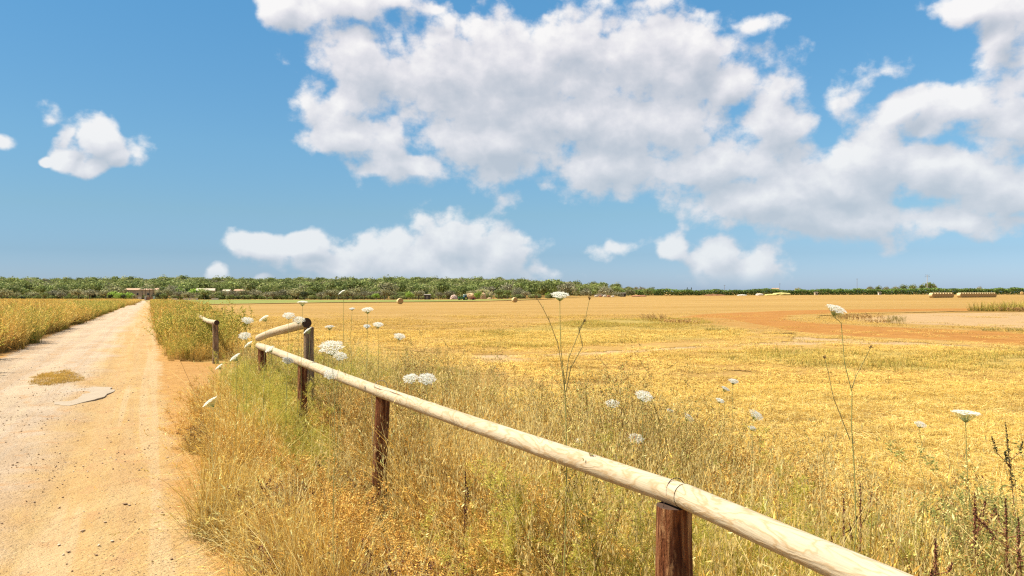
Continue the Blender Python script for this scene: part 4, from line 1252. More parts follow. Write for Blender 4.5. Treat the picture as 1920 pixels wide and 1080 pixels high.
    scatter("undergrowth", sh, np.stack([x, y, ground(x, y)], 1), RNG.uniform(.8, 1.5, len(x)), RNG.uniform(0, 6.283, len(x)), RNG.integers(0, 3, len(x)), "low scrub filling the foot of the wood", .03)

    # the long hedge at the far right edge of the field
    n = 46000
    t = RNG.random(n) ** 0.9; q = .02 + (.74 - .02) * t; y = 545 + RNG.uniform(-2.0, 2.0, n) + 25 * q; x = q * y
    top = 4.3 + 1.1 * (value_noise(x, y * 0, .06, 95, 3) - .5) * 2 + .9 * (value_noise(x, y * 0, .35, 96, 2) - .5) - 1.0 * smooth(.2, .02, q)
    z = ground(x, y) + top * RNG.random(n) ** .7 - (y - 545 - 25 * q).clip(-2, 2) ** 2 * .12
    P = np.stack([x, y, z], 1); nrm = RNG.normal(0, 1, (n, 3)); nrm[:, 2] = abs(nrm[:, 2]); nrm /= np.linalg.norm(nrm, axis=1)[:, None]
    a = np.cross(nrm, RNG.normal(0, 1, (n, 3))); a /= np.linalg.norm(a, axis=1)[:, None]; b = np.cross(nrm, a)
    s = RNG.uniform(.25, .55, n)[:, None]
    V = np.stack([P - a * s, P - b * s * .7, P + a * s, P + b * s * .7], 1)
    ci = (value_noise(x, z * 3, .12, 97, 3)[:, None] * .8 + .6)
    o = bpy.data.objects.new("hedge", quads_mesh("hedge", V, HEDGE[RNG.integers(0, 4, n)] * ci, M_LEAF)); COL.objects.link(o)
    tag(o, "long dark green hedge along the far edge of the field", "hedge")


build_trees()


# ---------------------------------------------------------------- dry bushes and heaps in the field
def field_clump(px, py, wpx, hpx, pal, label, name="dry_bush", cat="bush", n=900, green=0.0):
    x, y = px_ground(px, py); w = wpx / F * y; h = hpx / F * y
    if pal is YG:
        P, W, C = blades(600, w * .45, h * .5, .45, .5, w * .004, pal)
        o = bpy.data.objects.new(name, strips_mesh(name, P, W, C, M_GRASS)); COL.objects.link(o); o.location = (x, y, g1(x, y)); o.scale = (1.25, .8, 1)
        return tag(o, label, cat)
    A, W_, C_, q, c = forked(n=46, R=w * .32, h=h * .62, w=.0016 * y / 20, pal=pal, lean=.45, levels=1, per=8, leaflet=(w * .018, w * .0022), nleaf=10, leafpal=pal)
    me = join_meshes(name, [strips_mesh(name + "_a", A, W_, C_, M_STALK), quads_mesh(name + "_b", q, c, M_STALK)])
    o = bpy.data.objects.new(name, me); COL.objects.link(o); o.location = (x, y, g1(x, y)); o.scale = (1.25, 1, 1)
    return tag(o, label, cat)


BR = np.array([(.55, .36, .15), (.46, .27, .10), (.68, .48, .21)]); BG = np.array([(.42, .34, .11), (.32, .28, .09), (.60, .46, .18)]); YG = np.vstack([GREENS[[1, 2]], STRAW[[1]]])
field_clump(1613, 602, 90, 20, BR, "brown dried bush on the island inside the tilled loop")
field_clump(1680, 608, 46, 24, BG, "dark olive twiggy bush, tallest on the island of the tilled loop")
field_clump(1575, 600, 50, 16, BG, "low dull bush behind the tilted white flower")
field_clump(1648, 606, 60, 10, BR, "flat brown tuft between the two bushes of the island")
field_clump(1228, 603, 60, 22, BR, "brown dead bush at the left tip of the tilled loop")
field_clump(1275, 608, 90, 14, BR, "low brown weeds trailing from the dead bush along the tilled loop")
field_clump(1345, 622, 60, 10, BG, "small olive weeds on the lower bank of the tilled loop")
field_clump(1860, 622, 50, 11, BG, "first of two low tufts at the edge of the pale yard")
field_clump(1905, 623, 50, 12, BG, "second of two low tufts at the edge of the pale yard")
field_clump(1868, 584, 90, 24, YG, "yellow green tall weeds below the end of the bale rows")
field_clump(1925, 584, 90, 26, YG, "yellow green weeds behind the brown dock heap")
field_clump(1905, 585, 80, 13, BR * .8, "dark brown heap of dead weeds in front of the yellow green ones")
field_clump(1838, 584, 30, 9, BG * .6, "dark small tuft at the foot of the yellow green weeds")

# ---------------------------------------------------------------- bales
def bale_material():
    m, nt, b, out = material("straw bale")
    p = position(nt, True); x, y, z = sep(nt, p)
    wrap = noise(nt, vmath(nt, 'MULTIPLY', p, (14.0, 3.0, 3.0)), 1.0, 4, .6)
    rad = vmath(nt, 'LENGTH', vec(nt, 0.0, y, z)); sp = (rad * 42.0 + noise(nt, p, 3.0, 3) * 5.0)._m('SINE') * .5 + .5
    c = ramp(nt, wrap, [(.35, (.54, .38, .17)), (.6, (.68, .52, .28))])
    endf = x.abs().step(.565, .59)
    e = ramp(nt, sp, [(.1, (.42, .25, .09)), (.9, (.56, .37, .15))])  # ends painted browner than the flank to stand in for their shade
    setc(nt, b, mixc(nt, endf, c, e)); bump(nt, b, wrap + sp * .4, .8, .05)
    return m


def bale_mesh():
    L, R, n = .6, .8, 28
    prof = [(-L, 0), (-L - .02, R * .5), (-L, R * .9), (-L + .05, R * .98), (-L * .4, R * 1.005), (L * .4, R * .995), (L - .05, R * .98), (L, R * .9), (L + .02, R * .5), (L, 0)]
    v = []; f = []
    for x, r in prof:
        for j in range(n):
            a = j * 6.2832 / n; k = r * (1 + .02 * math.sin(a * 3 + x * 2)); z = k * math.sin(a); z = max(z, -R * .95)
            v.append((x, k * math.cos(a), z))
    for i in range(len(prof) - 1):
        for j in range(n): f.append((i * n + j, (i + 1) * n + j, (i + 1) * n + (j + 1) % n, i * n + (j + 1) % n))
    mb = MB(); mb.add(v, f); return mb.mesh("round_bale", bale_material(), True)


BALE = bale_mesh()


def bale(x, y, rz, s, label, group=None):
    o = bpy.data.objects.new("round_bale", BALE); COL.objects.link(o); o.scale = (s, s, s)
    o.location = (x, y, g1(x, y) + .76 * s + lift(y, 1)); o.rotation_euler = (0, 0, rz)
    return tag(o, label, "straw bale", group)


def build_bales():
    sx = (1747.5 - CX) / F * 232
    step = np.array([1.41, 1.05]); rz = math.atan2(.9, -.45)
    ordinal = ["first", "second", "third", "fourth", "fifth", "sixth", "seventh", "eighth", "ninth", "tenth", "eleventh", "twelfth", "thirteenth", "fourteenth", "fifteenth"]
    for i in range(8):
        x, y = sx + step[0] * i, 232 + step[1] * i
        bale(x, y, rz, .99, "round bale, nearest end of the shorter row, its whole pale flank showing" if i == 0 else f"round bale, {ordinal[i]} from the near end of the shorter row", "round bales lined up before the hedge")
    x0, y0 = sx + step[0] * 9.3, 232 + step[1] * 7.6
    for i in range(15):
        x, y = x0 + step[0] * i, y0 + step[1] * i
        bale(x, y, rz, .99, "round bale, nearest end of the longer row, with its pale flank showing" if i == 0 else f"round bale, {ordinal[i]} from the near end of the longer row", "round bales lined up before the hedge")
    for px, y, lab in [(750, 178, "lone round bale on the stubble before the wire fence"), (965, 205, "lone round bale lying at the end of the wire fence, right of the tractor")]:
        bale((px - CX) / F * y, y, 2.0, .86, lab, "single bales left on the field")
    bale((1916 - CX) / F * 500, 500, 1.0, 1.3, "small far round bale against the hedge beyond the bale rows", "single bales left on the field")


build_bales()

# ---------------------------------------------------------------- farm buildings and yard things
M_PLASTER = flat_material("cream plaster", (0.46, 0.37, 0.25), .9, .06, .6)
M_WHITE = flat_material("white wash", (0.56, 0.52, 0.45), .9, .05, .6)
M_TILE = flat_material("faded roof tiles", (0.38, 0.25, 0.16), .9, .18, 1.5)
M_PALEROOF = flat_material("pale roof", (0.46, 0.39, 0.29), .9, .1, 1.5)
M_DARKWOOD = flat_material("dark weathered wood", (0.07, 0.055, 0.045), .9, .2, 2)
M_GLASS = flat_material("dark window", (0.03, 0.035, 0.04), .25, .1, 1, spec=.6)
M_BRICK = flat_material("reddish wall", (0.36, 0.16, 0.09), .9, .2, 1.5)
M_POLE = flat_material("grey pole wood", (0.25, 0.21, 0.17), .9, .2, 2)
M_STONE = flat_material("pale rubble", (0.60, 0.50, 0.40), .9, .25, 2.5)


def house(px, depth, w, d, h, roofh, label, wall=None, roof=None, windows=3, rz=0.0, door=True, chimney=False, name="farmhouse", cat="house"):
    x = (px - CX) / F * depth; g = g1(x, depth)
    o = empty(name, (x, depth, g), rz); tag(o, label, cat)
    wall = wall or M_PLASTER; roof = roof or M_TILE
    mb = MB(); mb.box((-w / 2, 0, -1), (w / 2, d, h)); mb.build("wall", wall, o)
    mb = MB(); e = .35
    v = [(-w / 2 - e, -e, h + .004), (w / 2 + e, -e, h + .004), (w / 2 + e, d + e, h + .004), (-w / 2 - e, d + e, h + .004), (-w / 2 - e, d / 2, h + roofh), (w / 2 + e, d / 2, h + roofh),
         (-w / 2 - e, -e, h + .15), (w / 2 + e, -e, h + .15), (w / 2 + e, d + e, h + .15), (-w / 2 - e, d + e, h + .15)]
    mb.add(v, [(0, 3, 2, 1), (0, 1, 7, 6), (6, 7, 5, 4), (2, 3, 9, 8), (8, 9, 4, 5), (1, 2, 8, 5, 7), (3, 0, 6, 4, 9)])
    rf = mb.build("roof", roof, o)
    if chimney:
        mb = MB(); mb.box((w * .2, d * .4, h + roofh * .5), (w * .2 + .7, d * .4 + .7, h + roofh + 1.0)); mb.build("chimney", M_WHITE, rf)
    for i in range(windows):
        cx = -w / 2 + w * (i + .5) / windows; hw = .5
        if door and i == windows // 2:
            mb = MB(); mb.box((cx - .55, -.04, 0), (cx + .55, .02, 2.1)); mb.build("door", M_DARKWOOD, o); continue
        mb = MB(); mb.box((cx - hw - .1, -.06, h * .42), (cx + hw + .1, .02, h * .42 + 1.3)); f = mb.build("window", M_WHITE, o)
        mb = MB(); mb.box((cx - hw, -.075, h * .42 + .1), (cx + hw, -.01, h * .42 + 1.2)); mb.build("pane", M_GLASS, f)
    return o


def build_farm():
    house(263, 398, 16.5, 7, 4.6, 1.1, "long cream farmhouse with faded tiled roof at the end of the road", windows=6, chimney=False)
    house(385, 398, 8.5, 5, 4.3, 1.3, "pale barn with long sloping roof beyond the crop strip", M_PLASTER, M_PALEROOF, 3, rz=.25, name="barn", cat="barn")
    house(423, 402, 3.4, 4, 4.0, 1.0, "small hut with pale gable between the barn and chimney cottage", M_WHITE, M_PALEROOF, 1, name="hut", cat="hut")
    house(450, 405, 6.5, 5, 4.2, 1.0, "cottage with a small white chimney behind the olive row", M_PLASTER, M_TILE, 2, chimney=True, name="cottage")
    house(338, 400, 4, 4, 4.2, .6, "little flat roofed outbuilding with pale roof between farmhouse and barn", M_PLASTER, M_PALEROOF, 1, name="outbuilding", cat="hut")
    house(1129, 520, 5.6, 5, 5.5, .9, "white house showing above the hedge", M_WHITE, M_PALEROOF, 2, name="white_house")
    house(1119, 521, 2.6, 4, 4.6, .3, "lower white annex at the side of the white house", M_WHITE, M_PALEROOF, 1, name="annex", door=False)
    house(1236, 560, 6, 4, 3.9, .3, "long pale low building in the trees at the tail of the wood", M_PLASTER, M_PALEROOF, 2, name="low_building", door=False)
    house(1455, 556, 4.2, 3, 4.2, 1.0, "brown roofed hut behind the straw stack", M_BRICK, M_TILE, 1, name="hut", cat="hut", door=False)
    house(1531, 535, 1.8, 1.8, 1.9, .3, "tiny cream pump hut in front of the hedge, left one", M_PLASTER, M_PALEROOF, 1, name="pump_hut", cat="hut", door=False)
    house(1650, 540, 1.6, 1.6, 1.7, .3, "tiny white pump hut before the hedge, below the tall trees", M_WHITE, M_PALEROOF, 1, name="pump_hut", cat="hut", door=False)
    # gate, garden wall and boards at the end of the road
    x, y = -150.0, 318.0; g = g1(x, y)
    o = empty("farm_gate", (x, y, g)); tag(o, "reddish farm gate between two white pillars where the road ends", "gate")
    for s in (-1.75, 1.75):
        mb = MB(); mb.box((s - .3, -.3, -.4), (s + .3, .3, 1.9)); mb.box((s - .38, -.38, 1.9), (s + .38, .38, 2.02)); mb.build("pillar", M_WHITE, o)
    for k in range(11):
        mb = MB(); mb.box((-1.4 + k * .26, -.03, .1), (-1.4 + k * .26 + .2, .03, 1.45 + .1 * math.sin(k * .31))); mb.build("plank", M_BRICK, o)
    for zz in (.3, 1.15):
        mb = MB(); mb.box((-1.44, .034, zz), (1.44, .08, zz + .12)); mb.build("gate_bar", M_DARKWOOD, o)
    for px, d, w, h, lab in [(357, 338, 6.5, .95, "low whitewashed wall at the far side of the crop strip, longest piece"), (403, 340, 3.0, .9, "short whitewashed wall in front of the chimney cottage"),
                             (327, 340, 2.6, .9, "short whitewashed wall nearest the farm drive"), (262, 322, 1.2, 1.7, "white wall stub beside the farm gate")]:
        x = (px - CX) / F * d; o = empty("garden_wall", (x, d, g1(x, d))); tag(o, lab, "wall")
        mb = MB(); mb.box((-w / 2, -.15, -.3), (w / 2, .15, h)); mb.build("wall", M_WHITE, o)
        mb = MB(); mb.box((-w / 2 - .06, -.21, h + .002), (w / 2 + .06, .21, h + .10)); mb.build("coping", M_PALEROOF, o)
    # dark shed by the fence
    for px, d, w, h, lab in [(801, 338, 2.6, 2.2, "dark wooden shed behind the wire fence"), (1168, 470, 3.4, 2.1, "dark grey shed in front of the hedge below the white house")]:
        x = (px - CX) / F * d; o = empty("shed", (x, d, g1(x, d))); tag(o, lab, "shed")
        mb = MB(); mb.box((-w / 2, 0, -.2), (w / 2, 2, h)); mb.build("wall", M_DARKWOOD, o)
        mb = MB(); mb.add([(-w / 2 - .2, -.2, h + .004), (w / 2 + .2, -.2, h + .004), (w / 2 + .2, 2.2, h + .25), (-w / 2 - .2, 2.2, h + .25), (-w / 2 - .2, -.2, h + .1), (w / 2 + .2, -.2, h + .1), (w / 2 + .2, 2.2, h + .35), (-w / 2 - .2, 2.2, h + .35)],
                          [(0, 3, 2, 1), (4, 5, 6, 7), (0, 1, 5, 4), (1, 2, 6, 5), (2, 3, 7, 6), (3, 0, 4, 7)]); mb.build("roof", M_POLE, o)
        mb = MB(); mb.box((-.45, -.04, 0), (.45, -.002, 1.8)); mb.build("door", M_POLE, o)

    # hay and rubble heaps
    def heap(px, d, w, h, mat, label, name="hay_stack", cat="hay stack", boxy=.5):
        x = (px - CX) / F * d; n = 22; r = np.random.default_rng(int(px))
        mb = MB(); v = []; f = []; lv = 7
        for i in range(lv):
            t = i / (lv - 1); k = (1 - t ** (2 + 4 * boxy)) ** .5 if t < 1 else .02
            for j in range(n):
                a = j * 6.2832 / n; ca, sa = math.cos(a), math.sin(a); e = (abs(ca) ** (2 + 3 * boxy) + abs(sa) ** (2 + 3 * boxy)) ** (-1 / (2 + 3 * boxy))
                q = k * e * (1 + r.normal(0, .04)); v.append((ca * q * w / 2, sa * q * w * .3, t * h * (1 + r.normal(0, .02)) - (.2 if i == 0 else 0)))
        for i in range(lv - 1):
            for j in range(n): f.append((i * n + j, i * n + (j + 1) % n, (i + 1) * n + (j + 1) % n, (i + 1) * n + j))
        f.append(tuple(range((lv - 1) * n, lv * n))); mb.add(v, f)
        o = mb.build(name, mat); o.location = (x, d, g1(x, d)); tag(o, label, cat)
    M_HAY = flat_material("stacked hay", (0.58, 0.40, 0.22), .95, .25, 2.0, bumpiness=.6)
    M_HAYG = flat_material("greenish straw stack", (0.55, 0.47, 0.17), .95, .2, 1.5, bumpiness=.6)
    M_PINK = flat_material("pinkish sand heap", (0.58, 0.42, 0.34), .95, .12, 1.5, bumpiness=.4)
    heap(851, 345, 3.4, 2.3, M_PINK, "pale pinkish dome shaped heap left of the tractor", "sand_heap", "heap", .1)
    heap(882, 352, 4.6, 3.0, M_HAY, "block shaped hay stack behind the tractor", boxy=1)
    heap(906, 348, 2.6, 3.2, M_HAY, "rounded tall hay stack right of the tractor", boxy=.4)
    heap(918, 338, 2.2, 1.0, M_HAY, "small straw heap beside the rounded hay stack", boxy=.2)
    heap(1465, 532, 11.5, 1.9, M_HAYG, "long flat yellowish straw stack before the hedge", boxy=1)
    heap(1445, 528, 8, 1.0, M_HAYG, "low skirt of straw at the foot of the long stack", boxy=.6)
    heap(1424, 526, 5.2, 1.5, M_STONE, "pale grey rubble heap left of the straw stack", "rubble_heap", "heap", .3)
    heap(1391, 526, 6.5, .8, M_WHITE, "flat white heap near the rubble heap", "lime_heap", "heap", .2)
    for i, px in enumerate((1118, 1126, 1134, 1141, 1149)):
        heap(px, 462, 2.0, [1.3, .9, 1.4, 1.1, .9][i], [M_STONE, M_BRICK][i % 2], ["first pale rubble pile at the left of the dark grey shed", "low reddish rubble pile next to the first pale one", "tallest pale rubble pile of the row below the white house",
              "reddish rubble pile between the tallest and the last pale pile", "last small pale rubble pile before the dark grey shed"][i], "rubble_heap", "heap", .3)
    heap(1198, 470, 9, .9, M_BRICK, "long reddish earth bank right of the dark grey shed", "earth_bank", "heap", .6)
    heap(1340, 540, 14, .7, M_BRICK, "low brown bank at the foot of the hedge", "earth_bank", "heap", .6)
    for i, (px, d) in enumerate(((1249, 480), (1256, 480))):
        bale((px - CX) / F * d, d, 1.2, .75, ["far small bale by the hedge, first of the pair", "far small bale by the hedge, second of the pair"][i], "single bales left on the field")

    # wire fence with posts along the far side of the field
    root = empty("wire_fence", (0, 0, 0)); tag(root, "thin dark post and wire fence along the far side of the stubble", "fence")
    xs = np.arange(-92, 20, 2.9); ys = 333 - 0.02 * xs
    pm = MB(); pm.box((-.06, -.06, -.2), (.06, .06, 1.35)); pme = pm.mesh("post", M_DARKWOOD)
    for x, y in zip(xs, ys):
        o = bpy.data.objects.new("post", pme); COL.objects.link(o); o.parent = root; o.location = (x, y, g1(x, y)); o.rotation_euler = (RNG.normal(0, .03), RNG.normal(0, .03), 0)
    for h in (.35, .8, 1.2):
        mb = MB(); mb.tube([(x, y, g1(x, y) + h) for x, y in zip(xs[::3], ys[::3])], .025, 4); mb.build("wire", M_DARKWOOD, root)

    # poles
    for px, d, top, r, lab in [(1358.5, 560, 534, .10, "very thin pole above the hedge left of the straw stack"), (1462, 570, 531, .11, "thin pole behind the brown roofed hut"), (1607, 575, 522, .13, "tall thin pole standing alone above the hedge"), (1200, 560, 536, .12, "thin pole in the tail of the wood")]:
        x = (px - CX) / F * d; g = g1(x, d); h = H - (top - HY) / F * d - g
        o = empty("utility_pole", (x, d, g)); tag(o, lab, "pole", "poles above the hedge")
        mb = MB(); mb.tube([(0, 0, -.3), (.02, 0, h)], [r * 1.3, r * .8], 8); mb.build("pole", M_POLE, o)
        mb = MB(); mb.box((-.7, -.06 - r, h - .6), (.7, -r - .002, h - .48)); mb.build("cross_arm", M_POLE, o)
    x = (1738.5 - CX) / F * 592; g = g1(x, 592); h = H + (HY - 515) / F * 592 - g
    o = empty("power_pole", (x, 592, g)); tag(o, "tall pale power pole with cross arms in front of the tallest dark tree", "pole", "poles above the hedge")
    mb = MB(); mb.tube([(0, 0, -.3), (0, 0, h)], [.30, .16], 8); mb.build("pole", flat_material("concrete pole", (.55, .50, .44), .9, .1, 1), o)
    for z, w in ((h - .4, 1.5), (h - 1.7, 1.9)):
        mb = MB(); mb.box((-w, -.30, z), (w, -.19, z + .14)); mb.build("cross_arm", M_POLE, o)
        for s in (-w + .1, w - .1):
            mb = MB(); mb.tube([(s, -.25, z + .142), (s, -.25, z + .5)], [.09, .06], 6); mb.build("insulator", M_DARKWOOD, o)

    # palms by the farmhouse
    r = np.random.default_rng(3)
    for i, (px, top) in enumerate([(266, 538.5), (273, 537), (281, 537.5), (287, 538.5), (314, 537.5), (306, 536.5)]):
        d = 390 + i; x = (px - CX) / F * d; g = g1(x, d); h = H - (top + 2 - HY) / F * d - g
        o = empty("palm_tree", (x, d, g)); tag(o, ["leftmost palm behind the farmhouse roof", "second palm from the left behind the farmhouse roof", "third palm from the left behind the farmhouse roof", "palm at the end of the farmhouse roof",
                                                  "palm standing farther right of the drive", "palm between the farmhouse and the one farthest right"][i], "palm tree", "palms round the farmhouse")
        mb = MB(); mb.tube([(0, 0, -.3), (r.normal(0, .1), 0, h * .5), (0, 0, h)], [.22, .17, .15], 7); mb.build("trunk", M_TRUNK, o)
        mb = MB()
        for k in range(14):
            a = k * 2.4; l = r.uniform(1.2, 1.8); up = r.uniform(.1, .9)
            P = [np.array([math.cos(a) * l * t, math.sin(a) * l * t, h + up * t - 1.3 * t * t]) for t in np.linspace(0, 1, 5)]; sd = np.array([-math.sin(a), math.cos(a), 0]) * .22
            v = []
            for j, q in enumerate(P): wv = sd * (1 - .7 * (j / 4)) * (.4 if j == 0 else 1); v += [q - wv + [0, 0, -.08], q, q + wv + [0, 0, -.08]]
            mb.add(v, [(3 * j + a_, 3 * j + a_ + 1, 3 * j + a_ + 4, 3 * j + a_ + 3) for j in range(4) for a_ in (0, 1)], (.09, .12, .045))
        mb.build("crown", M_LEAF, o)


build_farm()


def build_tractor():
    d = 312; x = (869 - CX) / F * d
    o = empty("tractor", (x, d, g1(x, d)), math.radians(200)); tag(o, "green tractor with white roofed cab working at the edge of the stubble", "tractor")
    G = flat_material("green tractor paint", (.05, .20, .06), .4, .05, 1, spec=.5); K_ = flat_material("tyre rubber", (.02, .02, .02), .9, .2, 4); W = flat_material("cab roof paint", (.75, .78, .72), .5, .03, 1)
    Y = flat_material("wheel rim paint", (.65, .55, .12), .5, .05, 1); GL = flat_material("cab glass", (.10, .14, .15), .1, .05, 1, spec=.8); R_ = flat_material("red implement paint", (.42, .09, .05), .5, .1, 1)
    mb = MB(); mb.box((-.2, -.42, .75), (2.0, .42, 1.45)); mb.box((2.0, -.34, .85), (2.15, .34, 1.35)); mb.build("bonnet", G, o)
    mb = MB(); mb.box((-1.3, -.35, .6), (-.2, .35, 1.2)); mb.build("chassis", G, o)
    cab = empty("cab", (0, 0, 0)); bpy.data.objects.remove(cab)
    mb = MB(); mb.add([(-1.35, -.7, 1.2), (-.05, -.7, 1.2), (-.05, .7, 1.2), (-1.35, .7, 1.2), (-1.2, -.62, 2.35), (-.25, -.62, 2.35), (-.25, .62, 2.35), (-1.2, .62, 2.35)], [(0, 3, 2, 1), (4, 5, 6, 7), (0, 1, 5, 4), (1, 2, 6, 5), (2, 3, 7, 6), (3, 0, 4, 7)])
    c = mb.build("cab", GL, o)
    mb = MB(); mb.box((-1.35, -.75, 2.352), (-.1, .75, 2.55)); mb.build("roof", W, c)
    def wheel(cx, cy, r, w):
        mb = MB(); pr = [(-w / 2, r * .55), (-w / 2, r * .92), (-w * .3, r), (w * .3, r), (w / 2, r * .92), (w / 2, r * .55)]; n = 20; v = []; f = []
        for yy, rr in pr:
            for j in range(n): a = j * 6.2832 / n; v.append((rr * math.cos(a), yy, rr * math.sin(a)))
        for i in range(len(pr) - 1):
            for j in range(n): f.append((i * n + j, i * n + (j + 1) % n, (i + 1) * n + (j + 1) % n, (i + 1) * n + j))
        mb.add(v, f); t = mb.build("wheel", K_, o, (cx, cy, r))
        mb = MB(); mb.tube([(0, -w * .35, 0), (0, w * .35, 0)], r * .56, 16); mb.build("rim", Y, t)
        mb = MB(); mb.box((cx - r * .7, cy - w * .55, 2 * r + .04), (cx + r * .7, cy + w * .55, 2 * r + .1)); mb.build("mudguard", G, o)
    for s in (-1, 1): wheel(-.75, s * .95, .82, .42); wheel(1.5, s * .78, .5, .3)
    mb = MB(); mb.tube([(.9, .25, 1.45), (.9, .25, 2.3)], .05, 6); mb.build("exhaust", K_, o)
    d2 = 312; x2 = (886 - CX) / F * d2
    t = empty("baler", (x2, d2, g1(x2, d2)), math.radians(182)); tag(t, "rusty red implement towed behind the tractor", "farm machine")
    mb = MB(); mb.add([(-1.3, -.9, .35), (1.1, -.9, .35), (1.1, .9, .35), (-1.3, .9, .35), (-1.1, -.8, 1.3), (.6, -.8, 1.15), (.6, .8, 1.15), (-1.1, .8, 1.3)], [(0, 3, 2, 1), (4, 5, 6, 7), (0, 1, 5, 4), (1, 2, 6, 5), (2, 3, 7, 6), (3, 0, 4, 7)]); mb.build("body", R_, t)
    mb = MB(); mb.tube([(1.0, 0, .5), (2.2, 0, .6)], .08, 6); mb.build("drawbar", R_, t)
    for s in (-1, 1):
        mb = MB(); mb.tube([(-.3, s * 1.02 - .12, .42), (-.3, s * 1.02 + .12, .42)], .42, 16); mb.build("wheel", K_, t)


build_tractor()

# ---------------------------------------------------------------- umbels and tall single weeds
M_WHITE_PETAL = plant_material("white florets", 0.55, 0.0, gain=1.0)
M_STEM = plant_material("flower stems", 0.10, 0.0)
STEMC = (0.34, 0.34, 0.12)


def ground_z(x, y): return g1(x, y)


def wild_carrot(px, py, wpx, diam, label, tiltx=0.0, tilty=0.0, dome=0.25, lean=(0.0, 0.0), path=None, dense=1.0, pale=1.0, branches=(), closed=False):
    """white umbel on a long stem: stem > , rays, florets; the head seen at px,py wpx wide, diam metres across"""
    d = min(diam * F / wpx, 9.5); R = wpx / F * d / 2 * (1.12 if wpx < 30 else 1.0)
    head = at(px, py, d); gx, gy = head[0] + lean[0], head[1] + lean[1]; gz = g1(gx, gy)
    root = empty("wild_carrot", (gx, gy, gz)); tag(root, label, "wildflower", "white wild carrot flowers")
    o3 = np.array([gx, gy, gz]); hd = head - o3
    r = np.random.default_rng(int(px * 7 + py))
    nrm = np.array([math.sin(tiltx), -math.sin(tilty), 1.0]); nrm /= np.linalg.norm(nrm)
    joint = hd - nrm * R * .75
    if path is not None:
        pts = [at(a, b, d) - o3 for a, b in path] + [np.array([0, 0, -.05])]; pts = [joint] + pts
    else:
        t = np.linspace(0, 1, 7)[:, None]; pts = joint * (1 - t) + np.array([[0, 0, -.05]]) * t; pts[1:-1, :2] += r.normal(0, .006, (5, 2)); pts = list(pts)
    n = len(pts); mb = MB(); mb.tube(np.array(pts), np.linspace(.0013, .0026, n) * (1 + .15 * (d > 4)), 5, STEMC); mb.build("stem", M_STEM, root)
    for br in branches:
        bp = [at(a, b, d) - o3 for a, b in br]; mb = MB(); mb.tube(np.array(bp), np.linspace(.0021, .0011, len(bp)), 5, (0.36, 0.30, 0.12))
        e = bp[-1]; dd = bp[-1] - bp[-2]; dd /= np.linalg.norm(dd)
        for k in range(16):                              # closed brown seed head
            q = dd * r.uniform(.006, .014) + r.normal(0, .0045, 3); mb.tube([e, e + q * .6, e + q], [.0005, .0012, .0004], 4, (.24, .16, .07))
        for b1 in bp[1:-1]:
            q = b1 + r.normal(0, .005, 3) + np.array([0, 0, .02]); mb.tube([b1, q], [.0012, .0005], 4, (.33, .33, .12))
        mb.build("branch", M_STEM, root)
    u = np.cross(nrm, [0, 1.0, 0.0]); u /= np.linalg.norm(u); v = np.cross(nrm, u)
    K_ = int(42 * dense); rays = MB(); fl = []; cs = []
    for k in range(K_):
        rr = R * math.sqrt((k + .5) / K_) * .93; a = k * 2.39996 + r.uniform(-.1, .1)
        c = hd + u * rr * math.cos(a) + v * rr * math.sin(a) + nrm * (R * dome * (1 - (rr / R) ** 2) * (-1 if closed else 1) + r.normal(0, R * .02))
        mid = joint * .45 + c * .55 - nrm * R * .06
        rays.tube([joint, mid, c], [.0008, .0006, .0005], 3, (.42, .46, .20), cap=False)
        ur = R * .19 * r.uniform(.8, 1.15)
        for f_ in range(13):
            fr = ur * math.sqrt((f_ + .5) / 13); fa = f_ * 2.39996 + k
            p = c + u * fr * math.cos(fa) + v * fr * math.sin(fa) + nrm * r.normal(.0, R * .018)
            nn = nrm + r.normal(0, .28, 3); nn /= np.linalg.norm(nn); a1 = np.cross(nn, r.normal(0, 1, 3)); a1 /= np.linalg.norm(a1); b1 = np.cross(nn, a1); s = max(R * .064, .0011 * d * .5)
            for w_ in range(2):
                th = w_ * .785; e1 = a1 * math.cos(th) + b1 * math.sin(th); e2 = -a1 * math.sin(th) + b1 * math.cos(th)
                fl.append([p - e1 * s, p - e2 * s * .45, p + e1 * s, p + e2 * s * .45]); cs.append(np.array((.95, .94, .88)) * pale * r.uniform(.92, 1.03))
        
    rays.build("rays", M_STEM, root)
    o = bpy.data.objects.new("florets", quads_mesh("florets", np.array(fl), np.clip(np.array(cs), 0, .95), M_WHITE_PETAL)); COL.objects.link(o); o.parent = root; o["kind"] = "stuff"
    return root


